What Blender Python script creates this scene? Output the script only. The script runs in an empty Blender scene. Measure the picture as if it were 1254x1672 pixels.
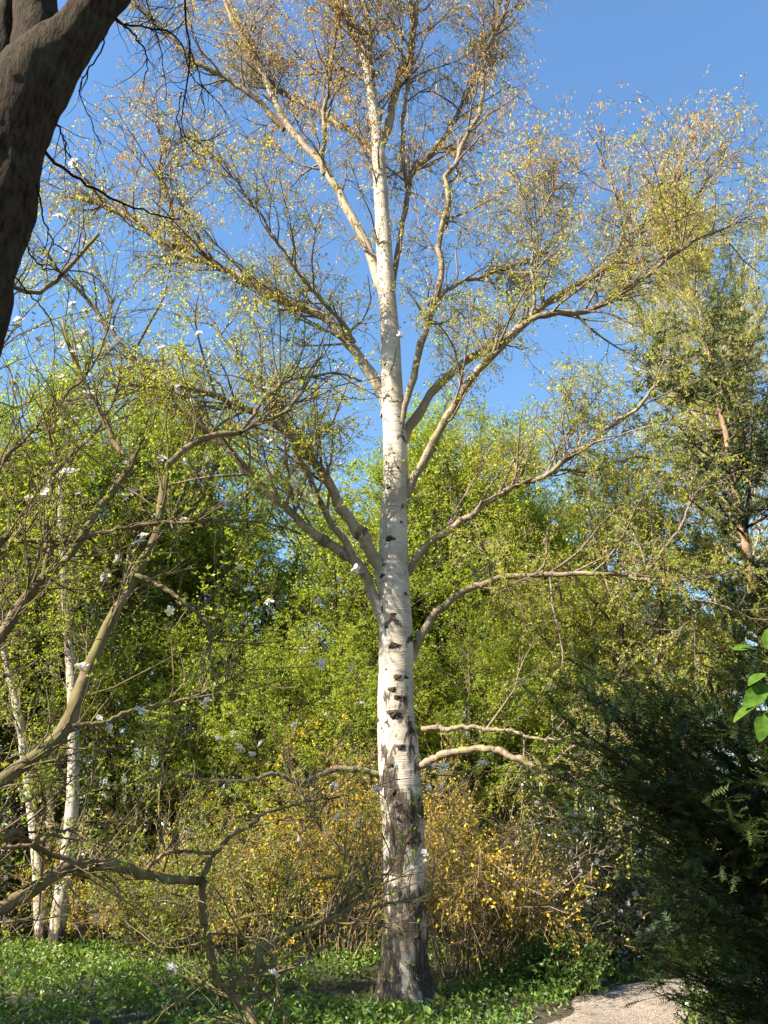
import bpy, math
import numpy as np
from mathutils import Vector, noise as mnoise

# ------------------------------------------------------------------ camera
F = 1354.0                      # focal length in photo pixels (photo 1254 x 1672)
PITCH = math.radians(22.0)
EYE = 1.6
cp, sp = math.cos(PITCH), math.sin(PITCH)
scene = bpy.context.scene
COL = scene.collection
cam_d = bpy.data.cameras.new("camera")
cam = bpy.data.objects.new("camera", cam_d)
COL.objects.link(cam)
cam.location = (0, 0, EYE)
cam.rotation_euler = (math.pi / 2 + PITCH, 0, 0)
cam_d.sensor_fit = 'VERTICAL'
cam_d.sensor_height = 24.0
cam_d.lens = 24.0 * F / 1672.0
cam_d.clip_start = 0.05
cam_d.clip_end = 2000
scene.camera = cam

# ------------------------------------------------------------------ sky and sun
SUN_EL = math.radians(38.0)
SUN_DIR = Vector((-0.86, -0.51, 0.0)).normalized() * math.cos(SUN_EL)
SUN_DIR.z = math.sin(SUN_EL)
world = bpy.data.worlds.new("World")
scene.world = world
world.use_nodes = True
wn = world.node_tree.nodes
bg = wn["Background"]
skyt = wn.new("ShaderNodeTexSky")
skyt.sky_type = 'NISHITA'
skyt.sun_disc = False
skyt.sun_elevation = SUN_EL
skyt.sun_rotation = math.atan2(SUN_DIR.x, SUN_DIR.y)
skyt.altitude = 50
skyt.air_density = 1.8
skyt.dust_density = 0.0
skyt.ozone_density = 9.0
world.node_tree.links.new(skyt.outputs[0], bg.inputs[0])
bg.inputs[1].default_value = 0.073
sun_d = bpy.data.lights.new("sun", 'SUN')
sun_d.energy = 5.0
sun_d.angle = math.radians(0.5)
sun_d.color = (1.0, 0.93, 0.80)
sun = bpy.data.objects.new("sun", sun_d)
COL.objects.link(sun)
sun.rotation_euler = SUN_DIR.to_track_quat('Z', 'Y').to_euler()
sun.location = (-20, -15, 25)
scene.view_settings.view_transform = 'Standard'
scene.view_settings.look = 'None'
scene.view_settings.exposure = 1.8
scene.view_settings.gamma = 1.0
scene.view_settings.use_curve_mapping = False
scene.cycles.adaptive_threshold = 0.02
scene.cycles.max_bounces = 5
scene.cycles.diffuse_bounces = 3
scene.cycles.transmission_bounces = 3

# ------------------------------------------------------------------ pixel helpers
def W(px, py, Y):
    xc, yc = (px - 627) / F, (836 - py) / F
    d = np.array([xc, cp - yc * sp, sp + yc * cp])
    return np.array([0, 0, EYE]) + d * (Y / d[1])
def depth_of(p):
    return p[1] * cp + (p[2] - EYE) * sp
def X(px, Y, z=0.0):
    return (px - 627) / F * (Y * cp + (z - EYE) * sp)
def ZT(py, Y):
    return EYE + Y * math.tan(PITCH + math.atan((836 - py) / F))
def GY(py):
    a = math.atan((py - 836) / F) - PITCH
    return EYE / math.tan(a)

# ------------------------------------------------------------------ mesh helpers
class Geo:
    def __init__(self):
        self.v = []; self.q = []; self.t = []; self.n = 0
        self.a = {}
    def add(self, v, quads=None, tris=None, **attrs):
        v = np.asarray(v, np.float32).reshape(-1, 3)
        if quads is not None: self.q.append(np.asarray(quads, np.int64).reshape(-1, 4) + self.n)
        if tris is not None: self.t.append(np.asarray(tris, np.int64).reshape(-1, 3) + self.n)
        for k, val in attrs.items():
            arr = np.zeros(len(v), np.float32); arr[:] = val
            self.a.setdefault(k, []).append((self.n, arr))
        self.v.append(v); self.n += len(v)
        return self
    def build(self, name, mat, parent=None, origin=(0, 0, 0), smooth=True, kind=None):
        me = bpy.data.meshes.new(name)
        v = np.concatenate(self.v) if self.v else np.zeros((0, 3), np.float32)
        v = v - np.asarray(origin, np.float32)
        q = np.concatenate(self.q) if self.q else np.zeros((0, 4), np.int64)
        t = np.concatenate(self.t) if self.t else np.zeros((0, 3), np.int64)
        me.vertices.add(len(v)); me.vertices.foreach_set('co', v.astype(np.float32).ravel())
        nl = q.size + t.size
        me.loops.add(nl)
        me.loops.foreach_set('vertex_index', np.concatenate([q.ravel(), t.ravel()]).astype(np.int32))
        me.polygons.add(len(q) + len(t))
        ls = np.concatenate([np.arange(len(q)) * 4, q.size + np.arange(len(t)) * 3]).astype(np.int32)
        me.polygons.foreach_set('loop_start', ls)
        me.polygons.foreach_set('use_smooth', np.full(len(ls), bool(smooth)))
        me.update(calc_edges=True)
        for k, lst in self.a.items():
            full = np.zeros(len(v), np.float32)
            for off, arr in lst: full[off:off + len(arr)] = arr
            at = me.attributes.new(k, 'FLOAT', 'POINT'); at.data.foreach_set('value', full)
        if mat is not None: me.materials.append(mat)
        o = bpy.data.objects.new(name, me)
        COL.objects.link(o)
        if parent is not None: o.parent = parent
        else: o.location = origin
        if kind: o['kind'] = kind
        return o

def nrm(a):
    return a / np.maximum(np.linalg.norm(a, axis=-1, keepdims=True), 1e-9)

def tubes(geo, P, R, sides=3, rng=None, cap=False, **attrs):
    """P (N,K,3), R (N,K): N tapering tubes"""
    P = np.asarray(P, float); R = np.asarray(R, float)
    N, K, _ = P.shape
    T = nrm(np.gradient(P, axis=1))
    if sides == 2:      # finest twigs: narrow blades a few millimetres wide
        sd = nrm(np.cross(T, np.repeat(np.random.default_rng(N).normal(0, 1, (N, 1, 3)), K, 1))) * R[..., None]
        verts = np.stack([P - sd, P + sd], 2)
        idx = np.arange(N * K * 2).reshape(N, K, 2)
        geo.add(verts, np.stack([idx[:, :-1, 0], idx[:, :-1, 1], idx[:, 1:, 1], idx[:, 1:, 0]], -1).reshape(-1, 4), rad=np.repeat(R.reshape(-1), 2), **attrs)
        return
    ref = np.tile(np.array([0.37, 0.21, 0.13]), (N, 1, 1)) + np.where(np.abs(T[:, :1, 2:3]) > .75, np.array([1.0, 0, 0]), np.array([0, 0, 1.0]))
    U = nrm(np.cross(T, ref)); V = np.cross(T, U)
    ang = np.arange(sides) * 2 * math.pi / sides
    ring = (U[:, :, None, :] * np.cos(ang)[None, None, :, None] + V[:, :, None, :] * np.sin(ang)[None, None, :, None])
    verts = P[:, :, None, :] + ring * R[:, :, None, None]
    idx = np.arange(N * K * sides).reshape(N, K, sides)
    a = idx[:, :-1]; b = idx[:, 1:]
    quads = np.stack([a, np.roll(a, -1, 2), np.roll(b, -1, 2), b], -1).reshape(-1, 4)
    rad = np.repeat(R.reshape(-1), sides)
    tris = None
    if cap:
        e = idx[:, -1]
        tris = np.stack([np.repeat(e[:, :1], sides - 2, 1), e[:, 1:-1], e[:, 2:]], -1).reshape(-1, 3)
    geo.add(verts, quads, tris, rad=rad, **attrs)

def smooth_path(pts, n):
    """Catmull-Rom resample to n points, evenly spaced"""
    pts = np.asarray(pts, float)
    if len(pts) == 2:
        return pts[0] + (pts[1] - pts[0]) * np.linspace(0, 1, n)[:, None]
    ext = np.vstack([2 * pts[0] - pts[1], pts, 2 * pts[-1] - pts[-2]])
    out = []
    for i in range(1, len(ext) - 2):
        p0, p1, p2, p3 = ext[i - 1:i + 3]
        for t in np.linspace(0, 1, 12, endpoint=False):
            out.append(0.5 * ((2 * p1) + (-p0 + p2) * t + (2 * p0 - 5 * p1 + 4 * p2 - p3) * t * t + (-p0 + 3 * p1 - 3 * p2 + p3) * t ** 3))
    out.append(pts[-1]); out = np.array(out)
    s = np.concatenate([[0], np.cumsum(np.linalg.norm(np.diff(out, axis=0), axis=1))])
    u = np.linspace(0, s[-1], n)
    return np.stack([np.interp(u, s, out[:, k]) for k in range(out.shape[1])], 1)

def grow(start, dirs, length, K, wander, grav, rng):
    N = len(start)
    P = np.zeros((N, K, 3)); P[:, 0] = start
    d = nrm(np.asarray(dirs, float)); step = np.asarray(length)[:, None] / (K - 1)
    for k in range(1, K):
        g = grav[k - 1] if hasattr(grav, '__len__') else grav
        d = nrm(d + rng.normal(0, wander, (N, 3)) + np.array([0, 0, g]))
        P[:, k] = P[:, k - 1] + d * step
    return P

def spawn(P, R, n, rng, tmin=.2, tmax=1., amin=.4, amax=1.1, up=0.2, weights=None, flat=0.):
    """n child starts along parents P (N,K,3); returns start, dir, parent radius, parent index, t"""
    N, K, _ = P.shape
    seg = np.linalg.norm(np.diff(P, axis=1), axis=2).sum(1)
    w = seg if weights is None else weights
    i = rng.choice(N, n, p=w / w.sum())
    t = tmin + (tmax - tmin) * rng.random(n)
    f = t * (K - 1); k = np.minimum(f.astype(int), K - 2); fr = (f - k)[:, None]
    a, b = P[i, k], P[i, k + 1]
    s = a + (b - a) * fr
    tan = nrm(b - a)
    rr = R[i, k] + (R[i, k + 1] - R[i, k]) * fr[:, 0]
    perp = rng.normal(0, 1, (n, 3)); perp[:, 2] *= (1 - flat)
    perp -= tan * (perp * tan).sum(1, keepdims=True); perp = nrm(perp)
    an = rng.uniform(amin, amax, n)[:, None]
    d = nrm(tan * np.cos(an) + perp * np.sin(an) + np.array([0, 0, up]))
    return s, d, rr, i, t

def along(P, n, rng, tmin=.1, tmax=1.):
    N, K, _ = P.shape
    i = rng.integers(0, N, n); t = tmin + (tmax - tmin) * rng.random(n)
    f = t * (K - 1); k = np.minimum(f.astype(int), K - 2); fr = (f - k)[:, None]
    return P[i, k] + (P[i, k + 1] - P[i, k]) * fr, i

def leaves(geo, pos, size, rng, up=0.6, aspect=.6, direction=None, fold=.12, jitter=.35, tint=None, face=None, tri=False):
    n = len(pos)
    L = size * (1 + rng.uniform(-jitter, jitter, n))[:, None]
    nor = rng.normal(0, 1, (n, 3)) + np.array([0, 0, up])
    if face is not None: nor = nor + face
    nor = nrm(nor)
    a = rng.normal(0, 1, (n, 3)) if direction is None else direction + rng.normal(0, .25, (n, 3))
    a = nrm(a - nor * (a * nor).sum(1, keepdims=True)); b = np.cross(nor, a)
    w = L * aspect * .5
    tv = rng.random(n) if tint is None else tint
    if tri:             # small far leaves: one bent-free triangle each, widest past the middle
        geo.add(np.stack([pos, pos + a * L * .75 + b * w * 1.15, pos + a * L * .95 - b * w * .9], 1), None, np.arange(n * 3).reshape(n, 3), tint=np.repeat(tv, 3))
        return
    if aspect <= .3:    # needles: slim single triangles
        geo.add(np.stack([pos - b * w, pos + b * w, pos + a * L], 1), None, np.arange(n * 3).reshape(n, 3), tint=np.repeat(tv, 3))
        return
    v = np.stack([pos, pos + a * L * .45 + b * w + nor * L * fold, pos + a * L, pos + a * L * .45 - b * w + nor * L * fold], 1)
    q = np.arange(n * 4).reshape(n, 4)
    geo.add(v, q, tint=np.repeat(tv, 4))

# ------------------------------------------------------------------ materials
def new_mat(name):
    m = bpy.data.materials.new(name); m.use_nodes = True
    nt = m.node_tree; nt.nodes.clear()
    out = nt.nodes.new('ShaderNodeOutputMaterial')
    return m, nt, out
def ND(nt, t, **kw):
    n = nt.nodes.new(t)
    for k, v in kw.items(): setattr(n, k, v)
    return n
def ramp(nt, fac, stops):
    r = ND(nt, 'ShaderNodeValToRGB')
    e = r.color_ramp.elements
    while len(e) < len(stops): e.new(0.5)
    for el, (p, c) in zip(e, stops):
        el.position = p; el.color = (*c, 1) if len(c) == 3 else c
    nt.links.new(fac, r.inputs[0])
    return r.outputs[0]
def noise_tex(nt, scale=(1, 1, 1), s=5., detail=4., rough=.55, vec=None):
    if vec is None:
        vec = ND(nt, 'ShaderNodeTexCoord').outputs['Object']
    mp = ND(nt, 'ShaderNodeMapping'); mp.inputs['Scale'].default_value = scale
    nt.links.new(vec, mp.inputs[0])
    n = ND(nt, 'ShaderNodeTexNoise'); n.inputs['Scale'].default_value = s
    n.inputs['Detail'].default_value = detail; n.inputs['Roughness'].default_value = rough
    nt.links.new(mp.outputs[0], n.inputs[0])
    return n.outputs[0]
def math_n(nt, op, a, b=None, clamp=False):
    m = ND(nt, 'ShaderNodeMath', operation=op); m.use_clamp = clamp
    for i, x in enumerate([a, b]):
        if x is None: continue
        if hasattr(x, 'node'): nt.links.new(x, m.inputs[i])
        else: m.inputs[i].default_value = x
    return m.outputs[0]
def mixc(nt, f, a, b, mode='MIX'):
    m = ND(nt, 'ShaderNodeMix', data_type='RGBA', blend_type=mode)
    for sock, x in ((m.inputs[0], f), (m.inputs[6], a), (m.inputs[7], b)):
        if hasattr(x, 'node'): nt.links.new(x, sock)
        elif isinstance(x, (int, float)): sock.default_value = x
        else: sock.default_value = (*x, 1)
    return m.outputs[2]
def attr(nt, name):
    return ND(nt, 'ShaderNodeAttribute', attribute_name=name).outputs['Fac']

def leaf_mat(name, stops, trans=.4, gloss=.12, rough=.45, clump=.9, yellow=(1.45, 1.3, .55)):
    m, nt, out = new_mat(name)
    c = ramp(nt, attr(nt, 'tint'), stops)
    nz = noise_tex(nt, s=clump, detail=2)
    c = mixc(nt, 1.0, c, ramp(nt, nz, [(.3, (.78, .85, .8)), (.7, (1.12, 1.08, 1.0))]), 'MULTIPLY')
    d = ND(nt, 'ShaderNodeBsdfDiffuse'); nt.links.new(c, d.inputs[0])
    t = ND(nt, 'ShaderNodeBsdfTranslucent')
    nt.links.new(mixc(nt, 1.0, c, yellow, 'MULTIPLY'), t.inputs[0])
    mx = ND(nt, 'ShaderNodeMixShader'); mx.inputs[0].default_value = trans
    nt.links.new(d.outputs[0], mx.inputs[1]); nt.links.new(t.outputs[0], mx.inputs[2])
    g = ND(nt, 'ShaderNodeBsdfGlossy'); g.inputs['Roughness'].default_value = rough
    g.inputs[0].default_value = (.9, .95, .9, 1)
    mx2 = ND(nt, 'ShaderNodeMixShader'); mx2.inputs[0].default_value = gloss * .16
    nt.links.new(mx.outputs[0], mx2.inputs[1]); nt.links.new(g.outputs[0], mx2.inputs[2])
    nt.links.new(mx2.outputs[0], out.inputs[0])
    return m

def bark_mat(name, dark, light, s=9., stretch=.25, bump=.5, moss=None, moss_amt=.5):
    m, nt, out = new_mat(name)
    n1 = noise_tex(nt, scale=(1, 1, stretch), s=s, detail=6, rough=.65)
    n2 = noise_tex(nt, s=2.3, detail=3)
    c = ramp(nt, n1, [(.33, dark), (.66, light)])
    c = mixc(nt, 1.0, c, ramp(nt, n2, [(.3, (.7, .7, .7)), (.7, (1.15, 1.12, 1.1))]), 'MULTIPLY')
    if moss:
        geo = ND(nt, 'ShaderNodeNewGeometry')
        n3 = noise_tex(nt, s=5.5, detail=4)
        f = math_n(nt, 'MULTIPLY', ramp(nt, n3, [(.45, (0, 0, 0)), (.62, (1, 1, 1))]), moss_amt, True)
        c = mixc(nt, f, c, moss)
    b = ND(nt, 'ShaderNodeBsdfPrincipled'); b.inputs['Roughness'].default_value = .85
    b.inputs['Specular IOR Level'].default_value = .08
    nt.links.new(c, b.inputs['Base Color'])
    bp = ND(nt, 'ShaderNodeBump'); bp.inputs['Strength'].default_value = bump; bp.inputs['Distance'].default_value = .02
    nt.links.new(n1, bp.inputs['Height']); nt.links.new(bp.outputs[0], b.inputs['Normal'])
    nt.links.new(b.outputs[0], out.inputs[0])
    return m

def birch_bark(name, brown=False):
    m, nt, out = new_mat(name)
    white = ramp(nt, noise_tex(nt, s=2.2, detail=4), [(.3, (.32, .25, .17)), (.55, (.48, .41, .32)), (.75, (.54, .45, .35))])
    # thin horizontal lenticels
    l1 = noise_tex(nt, scale=(5, 5, 55), s=1.6, detail=2, rough=.5)
    lent = ramp(nt, l1, [(.63, (0, 0, 0)), (.69, (1, 1, 1))])
    c = mixc(nt, math_n(nt, 'MULTIPLY', lent, .75), white, (.11, .08, .06))
    # soft grey bands and peeling
    l2 = noise_tex(nt, scale=(1.5, 1.5, 9), s=2.2, detail=5, rough=.65)
    band = ramp(nt, l2, [(.5, (0, 0, 0)), (.68, (1, 1, 1))])
    c = mixc(nt, math_n(nt, 'MULTIPLY', band, .7), c, (.24, .17, .12))
    # rough dark cracked patches driven by a per-vertex value
    n4 = noise_tex(nt, scale=(1, 1, .28), s=19, detail=9, rough=.72)
    rf = attr(nt, 'rough')
    f = math_n(nt, 'SUBTRACT', math_n(nt, 'MULTIPLY_ADD', rf, 1.25, ), 0.0)
    s_ = math_n(nt, 'ADD', math_n(nt, 'MULTIPLY', rf, 1.0), math_n(nt, 'MULTIPLY', math_n(nt, 'SUBTRACT', n4, .5), 1.6))
    pm = ramp(nt, s_, [(.42, (0, 0, 0)), (.56, (1, 1, 1))])
    darkc = ramp(nt, n4, [(.36, (.012, .008, .006)), (.5, (.05, .033, .024)), (.68, (.20, .14, .10))])
    c = mixc(nt, pm, c, darkc)
    # thin limbs turn brown
    rd = attr(nt, 'rad')
    fb = ramp(nt, math_n(nt, 'ADD', rd, math_n(nt, 'MULTIPLY', math_n(nt, 'SUBTRACT', l2, .5), .035)), [(.045, (1, 1, 1)), (.115, (0, 0, 0))])
    brn = ramp(nt, n4, [(.35, (.09, .058, .034)), (.65, (.33, .245, .16))])
    c = mixc(nt, fb, c, brn)
    # algae on limbs
    alg = ramp(nt, noise_tex(nt, s=3.1, detail=5), [(.48, (0, 0, 0)), (.62, (1, 1, 1))])
    fa = math_n(nt, 'MULTIPLY', alg, math_n(nt, 'MULTIPLY', ramp(nt, rd, [(.06, (1, 1, 1)), (.13, (0, 0, 0))]), .7))
    c = mixc(nt, fa, c, (.20, .18, .06))
    b = ND(nt, 'ShaderNodeBsdfPrincipled'); b.inputs['Roughness'].default_value = .7
    b.inputs['Specular IOR Level'].default_value = .3
    nt.links.new(c, b.inputs['Base Color'])
    h = math_n(nt, 'ADD', math_n(nt, 'MULTIPLY', math_n(nt, 'MULTIPLY', n4, pm), 1.5), math_n(nt, 'MULTIPLY', math_n(nt, 'ADD', l2, l1), .25))
    bp = ND(nt, 'ShaderNodeBump'); bp.inputs['Strength'].default_value = .9; bp.inputs['Distance'].default_value = .035
    nt.links.new(h, bp.inputs['Height']); nt.links.new(bp.outputs[0], b.inputs['Normal'])
    nt.links.new(b.outputs[0], out.inputs[0])
    return m

M = {}
M['birch'] = birch_bark('birch_bark')
M['birch_twig'] = bark_mat('birch_twig_bark', (.10, .075, .052), (.30, .23, .165), s=20)
M['knot'] = bark_mat('knot_bark', (.02, .014, .01), (.13, .09, .065), s=30, stretch=1, bump=.8)
M['magnolia_bark'] = bark_mat('magnolia_bark', (.085, .06, .032), (.23, .17, .10), s=16, stretch=.5, moss=(.13, .13, .035), moss_amt=.55)
M['grey_bark'] = bark_mat('dark_grey_bark', (.008, .0042, .0024), (.065, .039, .022), s=30, stretch=.28, bump=1.4, moss=(.07, .065, .03), moss_amt=.3)
M['dark_bark'] = bark_mat('brown_bark', (.045, .033, .024), (.14, .105, .075), s=11)
M['yew_bark'] = bark_mat('yew_bark', (.015, .011, .008), (.06, .04, .028), s=14)
M['twig'] = bark_mat('twig_bark', (.12, .085, .055), (.26, .20, .135), s=20)
M['pine_bark'] = bark_mat('reddish_bark', (.13, .075, .05), (.38, .24, .16), s=9)
M['pale_bark'] = bark_mat('pale_bark', (.25, .2, .13), (.5, .43, .3), s=12)
M['cane'] = bark_mat('cane_bark', (.14, .09, .05), (.34, .25, .15), s=25)
M['birch_leaf'] = leaf_mat('birch_leaf', [(0, (.29, .31, .035)), (.5, (.36, .39, .055)), (1, (.46, .45, .11))], trans=.6)
M['catkin'] = leaf_mat('birch_catkin', [(0, (.46, .25, .15)), (.5, (.58, .38, .21)), (1, (.64, .50, .22))], trans=.5)
M['horn_leaf'] = leaf_mat('hornbeam_leaf', [(0, (.18, .24, .028)), (.55, (.28, .35, .045)), (1, (.38, .42, .075))], trans=.58)
M['lime_leaf'] = leaf_mat('lime_leaf', [(0, (.20, .28, .02)), (.55, (.29, .37, .035)), (1, (.38, .41, .06))], trans=.58)
M['olive_leaf'] = leaf_mat('olive_leaf', [(0, (.18, .20, .03)), (.55, (.26, .27, .04)), (1, (.36, .30, .06))], trans=.4)
M['larch_leaf'] = leaf_mat('larch_needle', [(0, (.27, .28, .06)), (.55, (.36, .36, .09)), (1, (.46, .40, .13))], trans=.5)
M['spruce_leaf'] = leaf_mat('spruce_needle', [(0, (.03, .048, .016)), (.6, (.055, .075, .024)), (1, (.12, .12, .04))], trans=.15)
M['dark_needle'] = leaf_mat('dark_needle', [(0, (.012, .02, .012)), (.6, (.025, .04, .02)), (1, (.06, .075, .03))], trans=.12)
M['yew'] = leaf_mat('yew_needle', [(0, (.018, .032, .009)), (.55, (.04, .066, .017)), (1, (.12, .165, .04))], trans=.25, gloss=.12, rough=.4)
M['evergreen'] = leaf_mat('evergreen_leaf', [(0, (.02, .04, .012)), (.6, (.045, .075, .018)), (1, (.10, .14, .03))], trans=.2, gloss=.5, rough=.35)
M['ground_leaf'] = leaf_mat('ground_leaf', [(0, (.025, .065, .009)), (.6, (.075, .145, .017)), (1, (.20, .27, .04))], trans=.35, gloss=.2)
M['grass'] = leaf_mat('grass_blade', [(0, (.09, .14, .02)), (.6, (.15, .20, .03)), (1, (.28, .27, .08))], trans=.35)
M['forsythia'] = leaf_mat('forsythia_petal', [(0, (.46, .28, .012)), (.5, (.58, .39, .018)), (1, (.66, .50, .05))], trans=.35, yellow=(1.05, .95, .5))
M['blossom'] = leaf_mat('pale_blossom', [(0, (.50, .42, .38)), (.6, (.62, .55, .48)), (1, (.72, .66, .60))], trans=.35, yellow=(1, .95, .9))
M['litter'] = leaf_mat('dry_leaf', [(0, (.10, .06, .03)), (.6, (.20, .13, .07)), (1, (.32, .24, .14))], trans=.1)

def petal_mat(name, a, b):
    m, nt, out = new_mat(name)
    c = ramp(nt, noise_tex(nt, s=30, detail=2), [(.35, a), (.65, b)])
    d = ND(nt, 'ShaderNodeBsdfDiffuse'); t = ND(nt, 'ShaderNodeBsdfTranslucent')
    nt.links.new(c, d.inputs[0]); nt.links.new(c, t.inputs[0])
    mx = ND(nt, 'ShaderNodeMixShader'); mx.inputs[0].default_value = .35
    nt.links.new(d.outputs[0], mx.inputs[1]); nt.links.new(t.outputs[0], mx.inputs[2])
    nt.links.new(mx.outputs[0], out.inputs[0])
    return m
M['petal'] = petal_mat('magnolia_petal', (.72, .66, .58), (.85, .82, .76))
M['camellia'] = petal_mat('camellia_petal', (.72, .55, .53), (.85, .76, .74))
M['big_leaf'] = petal_mat('large_leaf_surface', (.05, .105, .014), (.10, .18, .025))

# ------------------------------------------------------------------ thing helpers
def thing(name, label, cat, loc, group=None):
    o = bpy.data.objects.new(name, None); COL.objects.link(o)
    o.empty_display_size = .2
    o.location = loc; o['label'] = label; o['category'] = cat
    if group: o['group'] = group
    return o
def tag(o, label, cat, group=None):
    o['label'] = label; o['category'] = cat
    if group: o['group'] = group

def fbm(x, y, seed=0):
    return (np.sin(x * 1.3 + seed) * np.cos(y * 1.1 - seed * .7) + .5 * np.sin(x * 2.9 - y * 2.3 + seed * 2) + .25 * np.sin(x * 6.1 + y * 5.3 + seed))

# ------------------------------------------------------------------ ground and path
PATH = np.array([(-.3, -8.), (-.1, -2.), (.2, 3.), (.75, 6.), (1.55, 8.), (2.36, 9.5), (2.8, 10.7), (3.6, 11.55), (5.2, 11.95), (9., 12.2), (16, 12.6)])
PATH_W = .56
path_line = smooth_path(PATH, 160)
def path_dist(x, y):
    p = np.stack([np.ravel(x), np.ravel(y)], 1)
    d = np.full(len(p), 1e9)
    for a in path_line[::2]:
        d = np.minimum(d, np.hypot(p[:, 0] - a[0], p[:, 1] - a[1]))
    return d.reshape(np.shape(x))
def ground_z(x, y):
    x = np.asarray(x, float); y = np.asarray(y, float)
    d = path_dist(x, y)
    k = np.clip((d - PATH_W * .9) / .8, 0, 1)
    return k * (.03 + .03 * fbm(x * .8, y * .8, 3))

def ground_material():
    m, nt, out = new_mat('soil')
    c = ramp(nt, noise_tex(nt, s=.9, detail=8, rough=.7), [(.32, (.022, .016, .01)), (.55, (.05, .042, .02)), (.72, (.075, .075, .025))])
    c2 = ramp(nt, noise_tex(nt, s=28, detail=4), [(.35, (.55, .5, .45)), (.7, (1.3, 1.2, 1.0))])
    c = mixc(nt, 1., c, c2, 'MULTIPLY')
    b = ND(nt, 'ShaderNodeBsdfPrincipled'); b.inputs['Roughness'].default_value = .95
    nt.links.new(c, b.inputs['Base Color'])
    bp = ND(nt, 'ShaderNodeBump'); bp.inputs['Distance'].default_value = .05
    nt.links.new(noise_tex(nt, s=14, detail=6), bp.inputs['Height']); nt.links.new(bp.outputs[0], b.inputs['Normal'])
    nt.links.new(b.outputs[0], out.inputs[0]); return m
def path_material():
    m, nt, out = new_mat('gravel')
    vo = ND(nt, 'ShaderNodeTexVoronoi'); vo.inputs['Scale'].default_value = 55
    tc = ND(nt, 'ShaderNodeTexCoord'); nt.links.new(tc.outputs['Object'], vo.inputs['Vector'])
    c = ramp(nt, vo.outputs['Color'], [(.1, (.14, .11, .085)), (.6, (.30, .24, .19)), (.95, (.42, .35, .29))])
    c = mixc(nt, 1., c, ramp(nt, noise_tex(nt, s=1.6, detail=5), [(.3, (.72, .70, .66)), (.7, (1.1, 1.08, 1.05))]), 'MULTIPLY')
    b = ND(nt, 'ShaderNodeBsdfPrincipled'); b.inputs['Roughness'].default_value = .9
    nt.links.new(c, b.inputs['Base Color'])
    bp = ND(nt, 'ShaderNodeBump'); bp.inputs['Distance'].default_value = .015; bp.inputs['Strength'].default_value = .8
    nt.links.new(vo.outputs['Distance'], bp.inputs['Height']); nt.links.new(bp.outputs[0], b.inputs['Normal'])
    nt.links.new(b.outputs[0], out.inputs[0]); return m

def build_ground():
    u = np.linspace(-1, 1, 101)
    ax = np.sinh(u * 4.2) / math.sinh(4.2) * 400
    xs, ys = np.meshgrid(ax + 0, ax + 10, indexing='ij')
    zs = np.where(np.hypot(xs, ys - 10) < 40, 0, 0).astype(float)
    near = (np.abs(xs) < 30) & (np.abs(ys - 10) < 30)
    zs[near] = ground_z(xs[near], ys[near])
    n = len(ax); idx = np.arange(n * n).reshape(n, n)
    q = np.stack([idx[:-1, :-1], idx[1:, :-1], idx[1:, 1:], idx[:-1, 1:]], -1).reshape(-1, 4)
    g = Geo(); g.add(np.stack([xs, ys, zs], -1), q)
    o = g.build('ground', ground_material(), kind='structure')
    # gravel path: slightly crowned strip a few mm over the soil
    t = nrm(np.gradient(path_line, axis=0)); nn = np.stack([t[:, 1], -t[:, 0]], 1)
    rng = np.random.default_rng(2)
    offs = np.linspace(-1, 1, 9); rows = []
    for k, o_ in enumerate(offs):
        wob = .05 * np.sin(np.arange(160) * .7 + k) * abs(o_)
        xy = path_line + nn * (o_ * PATH_W + np.sign(o_) * wob)[:, None]
        z = ground_z(xy[:, 0], xy[:, 1]) + .014 + .02 * (1 - o_ * o_)
        rows.append(np.column_stack([xy, z]))
    rows = np.stack(rows, 1); idx = np.arange(160 * 9).reshape(160, 9)
    q = np.stack([idx[:-1, :-1], idx[:-1, 1:], idx[1:, 1:], idx[1:, :-1]], -1).reshape(-1, 4)
    g = Geo(); g.add(rows, q); g.build('path', path_material(), kind='structure')
build_ground()

# ------------------------------------------------------------------ the big birch
BY = 10.4
def px_path(pts, Y0, Y1):
    pts = np.asarray(pts, float)
    s = np.concatenate([[0], np.cumsum(np.hypot(*np.diff(pts, axis=0).T))]); s /= s[-1]
    return np.array([W(p[0], p[1], Y0 + (Y1 - Y0) * k) for p, k in zip(pts, s)])

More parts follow.
